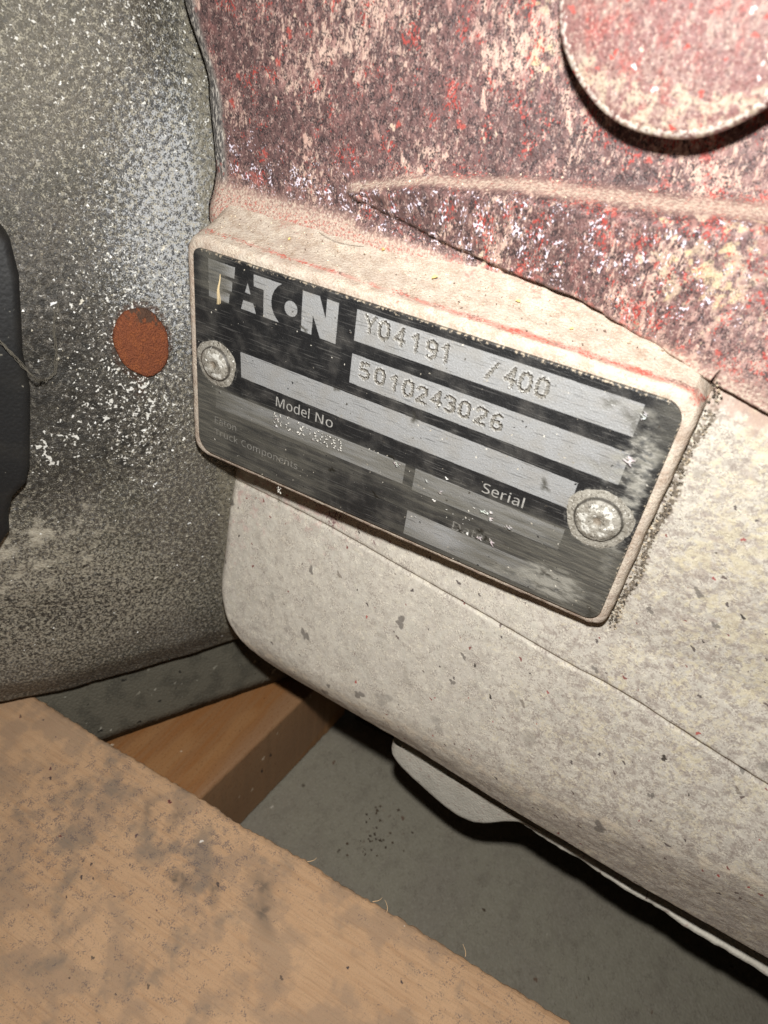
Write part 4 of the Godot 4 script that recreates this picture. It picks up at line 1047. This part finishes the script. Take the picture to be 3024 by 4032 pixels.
	part("face", slab(fine, 0.0, 0.95, 0.25, func(x, y, z):
		var bulge = 0.9 * hump(Vector2(x - 52, y + 1.7).length(), 9.5) * 0.35 + 0.3 * hump(Vector2(x + 53.1, y - 0.2).length(), 7.5)
		return [Vector3(x, y, z + bulge * 0.4), p.uv(x, y)]), m, t)
	# rivets: domed heads, hammered and corroded, with a pit in the middle
	for a in [[-53.1, 0.2, 4.6, 301], [52.0, -1.7, 5.3, 302]]:
		var r = Paint.new(-8, -8, 8, 8, 18.0, c8(152, 147, 136))
		r.layer(r.noise(a[3], 0.3, 4), 0.4, 0.75, c8(124, 118, 107), 0.7)
		r.layer(r.mul(r.noise(a[3] + 10, 0.35, 5), r.where(func(x, y): return hump(Vector2(x, y).length() - a[2] * 0.62, a[2] * 0.45), 120)), 0.36, 0.52, c8(206, 203, 194), 0.85)  # bright ring: highlight on the raised rim painted into the colour
		r.layer(r.noise(a[3] + 20, 0.8, 4), 0.64, 0.84, c8(84, 79, 71), 0.7)
		r.layer(r.noise(a[3] + 25, 1.2, 3), 0.72, 0.86, c8(226, 223, 215), 0.8)
		r.layer(r.where(func(x, y): return smooth(1.5, 0.6, Vector2(x, y - 0.1).length()) * 0.7, 120), 0.1, 0.9, c8(120, 106, 90), 0.7)
		r.layer(r.where(func(x, y): return hump(Vector2(x, y).length() - a[2] * 0.99, 0.5), 200), 0.2, 1.0, c8(60, 56, 50), 0.85)
		r.lift(r.noise(a[3] + 30, 0.6, 4), 0.2, 0.9, 0.9)
		r.flecks(a[3] + 40, 40, 0.08, 0.3, [c8(240, 238, 232), c8(70, 66, 58)], func(_x, _y): return 0.8)
		var rad: float = a[2]
		part("rivet", grid(64, 15, func(i, j):
			var an = -TAU * i / 64.0
			var q: float = [0.0, 0.1, 0.16, 0.22, 0.3, 0.45, 0.6, 0.72, 0.82, 0.9, 0.96, 1.0, 1.0, 1.02, 1.15, 1.4][j]
			var z: float = [0.55, 0.58, 0.7, 0.9, 1.0, 1.02, 0.98, 0.9, 0.78, 0.62, 0.45, 0.28, 0.1, 0.06, 0.03, -0.1][j] * 1.5
			var rr: float = rad * q * (1.0 + 0.035 * sin(3.0 * an + a[3]) + 0.02 * sin(5.0 * an))
			var x = cos(an) * rr; var y = sin(an) * rr
			var o = 0.16 * rough_b.get_noise_3d(x * 1.2, y * 1.2, a[3]) + 0.05 * rough_c.get_noise_3d(x, y, a[3])
			return [Vector3(a[0] + x, a[1] + y, z + 0.14 + o * (1.0 if q < 1.0 else 0.25)), r.uv(x, y)], true), painted(r, 0.55, 0.3, 0.5), t)

# ---------------------------------------------------------------- loose small things
func build_small() -> void:
	var rng := RandomNumberGenerator.new(); rng.seed = 400
	var vm := plain(Color.WHITE, 0.85); vm.vertex_color_use_as_albedo = true
	var list := []
	for i in 260:                                         # on the boss ledge
		var x = rng.randf_range(-60, 60); var d = pow(rng.randf(), 0.7)
		list.append([Vector3(x, 31.7 + d * 5.5, -2.5 - d * 14.0), rng.randf_range(0.08, 0.28), [c8(226, 212, 186), c8(176, 152, 128), c8(120, 98, 86), c8(214, 196, 168)][rng.randi() % 4]])
	for a in [[0.0, 35.4, -10.0, 0.75], [-15.0, 37.0, -13.0, 0.5], [20.0, 35.5, -10.5, 0.5], [-38.0, 34.4, -9.0, 0.4], [33.0, 34.0, -8.0, 0.45]]:
		list.append([Vector3(a[0], a[1], a[2]), a[3], c8(230, 200, 128)])
	for i in 90:                                          # on the rib
		var x = rng.randf_range(-22, 75); var y = rib_line(x) + rng.randf_range(-1.5, 2.0)
		list.append([Vector3(x, y, wall_z(x, y) + 0.2), rng.randf_range(0.08, 0.25), [c8(226, 210, 184), c8(190, 140, 124), c8(150, 126, 108)][rng.randi() % 3]])
	var o := part("dust_crumbs", crumbs_mesh(list, 401), vm)
	o.set_meta("kind", "stuff"); o.set_meta("label", "pale dust crumbs lying on the ledge above the plate"); o.set_meta("category", "dust")
	list = []
	for i in 420:                                         # packed along the right side of the boss
		var y = rng.randf_range(-34, 33); var x = 63.2 + rng.randf_range(-0.7, 1.6) + 0.4 * sin(y * 0.3)
		list.append([Vector3(x, y, body_z(x, y) + 0.15), rng.randf_range(0.12, 0.38), [c8(120, 108, 92), c8(88, 78, 66), c8(176, 160, 136), c8(70, 62, 54)][rng.randi() % 4]])
	o = part("packed_dirt", crumbs_mesh(list, 402), vm)
	o.set_meta("kind", "stuff"); o.set_meta("label", "dark crumbly dirt packed along the right side of the plate boss"); o.set_meta("category", "dirt")
	list = []
	for a in [[12.0, -30.0, 5.5], [9.0, -20.0, 4.0], [-8.0, 18.0, 6.0], [-2.0, 30.0, 7.0], [40.0, 20.0, 30.0]]:
		for i in 26:
			list.append([Vector3(a[0] + rng.randfn() * a[2], FLOOR_Y + rng.randf_range(0.2, 1.2), a[1] + rng.randfn() * a[2]), rng.randf_range(0.25, 0.8), [c8(98, 84, 68), c8(82, 70, 58), c8(150, 140, 124)][rng.randi() % 3]])
	o = part("floor_debris", crumbs_mesh(list, 403), vm)
	o.set_meta("kind", "stuff"); o.set_meta("label", "brown crumbs of dirt scattered on the concrete floor"); o.set_meta("category", "debris")
	# cobweb between the rubber block and the housing
	var web := Paint.new(0, 0, 4, 4, 8.0, c8(104, 99, 88))
	var wm := painted(web, 0.9, 0.0)
	var ct := thing("cobweb", "dusty cobweb strands sagging between rubber block and housing", "cobweb")
	var knots := [bell_at(78, 10, 11.5), bell_at(73.5, 3.0, 11.0), bell_at(69.5, -5.0, 8.5), bell_at(67.0, -8.0, 2.5), bell_at(64.0, -6.5, 1.5), bell_at(63.0, -1.0, 1.2), bell_at(62.6, 5.0, 0.8), bell_at(60.5, 11.0, 0.6)]
	for sidx in 6:
		var pts = []
		for i in 36:
			var u = i / 35.0 * (knots.size() - 1); var a = mini(int(u), knots.size() - 2)
			var q: Vector3 = knots[a].lerp(knots[a + 1], smooth(0, 1, u - a))
			pts.append(q + Vector3(rng.randf_range(-1, 1), rng.randf_range(-1, 1), rng.randf_range(-0.3, 0.8)) * 0.6)
		part("strand", tube(pts, 0.075, 0.06, 4), wm, ct)
	# straw-like fibre hanging on the plate, over the first emblem letter
	var sm := plain(c8(214, 192, 150), 0.7)
	var ft := thing("straw_fibre", "pale straw fibre stuck on the plate over its first letter", "fibre")
	for a in [[0.0, 0.0], [0.5, -0.3], [-0.5, 0.2]]:
		var pts = []
		for i in 9:
			var u = i / 8.0
			pts.append(Vector3(-51.4 - u * 0.6 + a[0] * u + 0.12 * sin(u * 9.0), 24.4 - u * (7.6 + a[1]), 0.25 + 0.3 * sin(u * PI)))
		part("strand", tube(pts, 0.08, 0.17 if a[0] == 0.0 else 0.1, 5), sm, ft)
	list = []
	for i in 16:
		list.append([Vector3(-33.2 + rng.randfn() * 0.35, -32.4 - rng.randf() * 1.8, -2.4 + rng.randfn() * 0.3), rng.randf_range(0.1, 0.26), c8(232, 228, 216)])
	var lt := thing("lint_clump", "tiny white lint clump hanging from the lower edge of the plate boss", "lint")
	part("lint", crumbs_mesh(list, 404), vm, lt)
	# fine hairs on the ledge
	var hm := plain(c8(92, 78, 66), 0.8)
	var ht := thing("hair", "fine dark hair lying in the dust of the ledge above the plate", "hair")
	var hp := []
	for i in 14:
		var u = i / 13.0
		hp.append(Vector3(-32 + u * 12.0, 36.8 - 0.8 * sin(u * 2.5) , -12.5 + sin(u * 4.0) * 0.8))
	part("strand", tube(hp, 0.06, 0.04, 4), hm, ht)
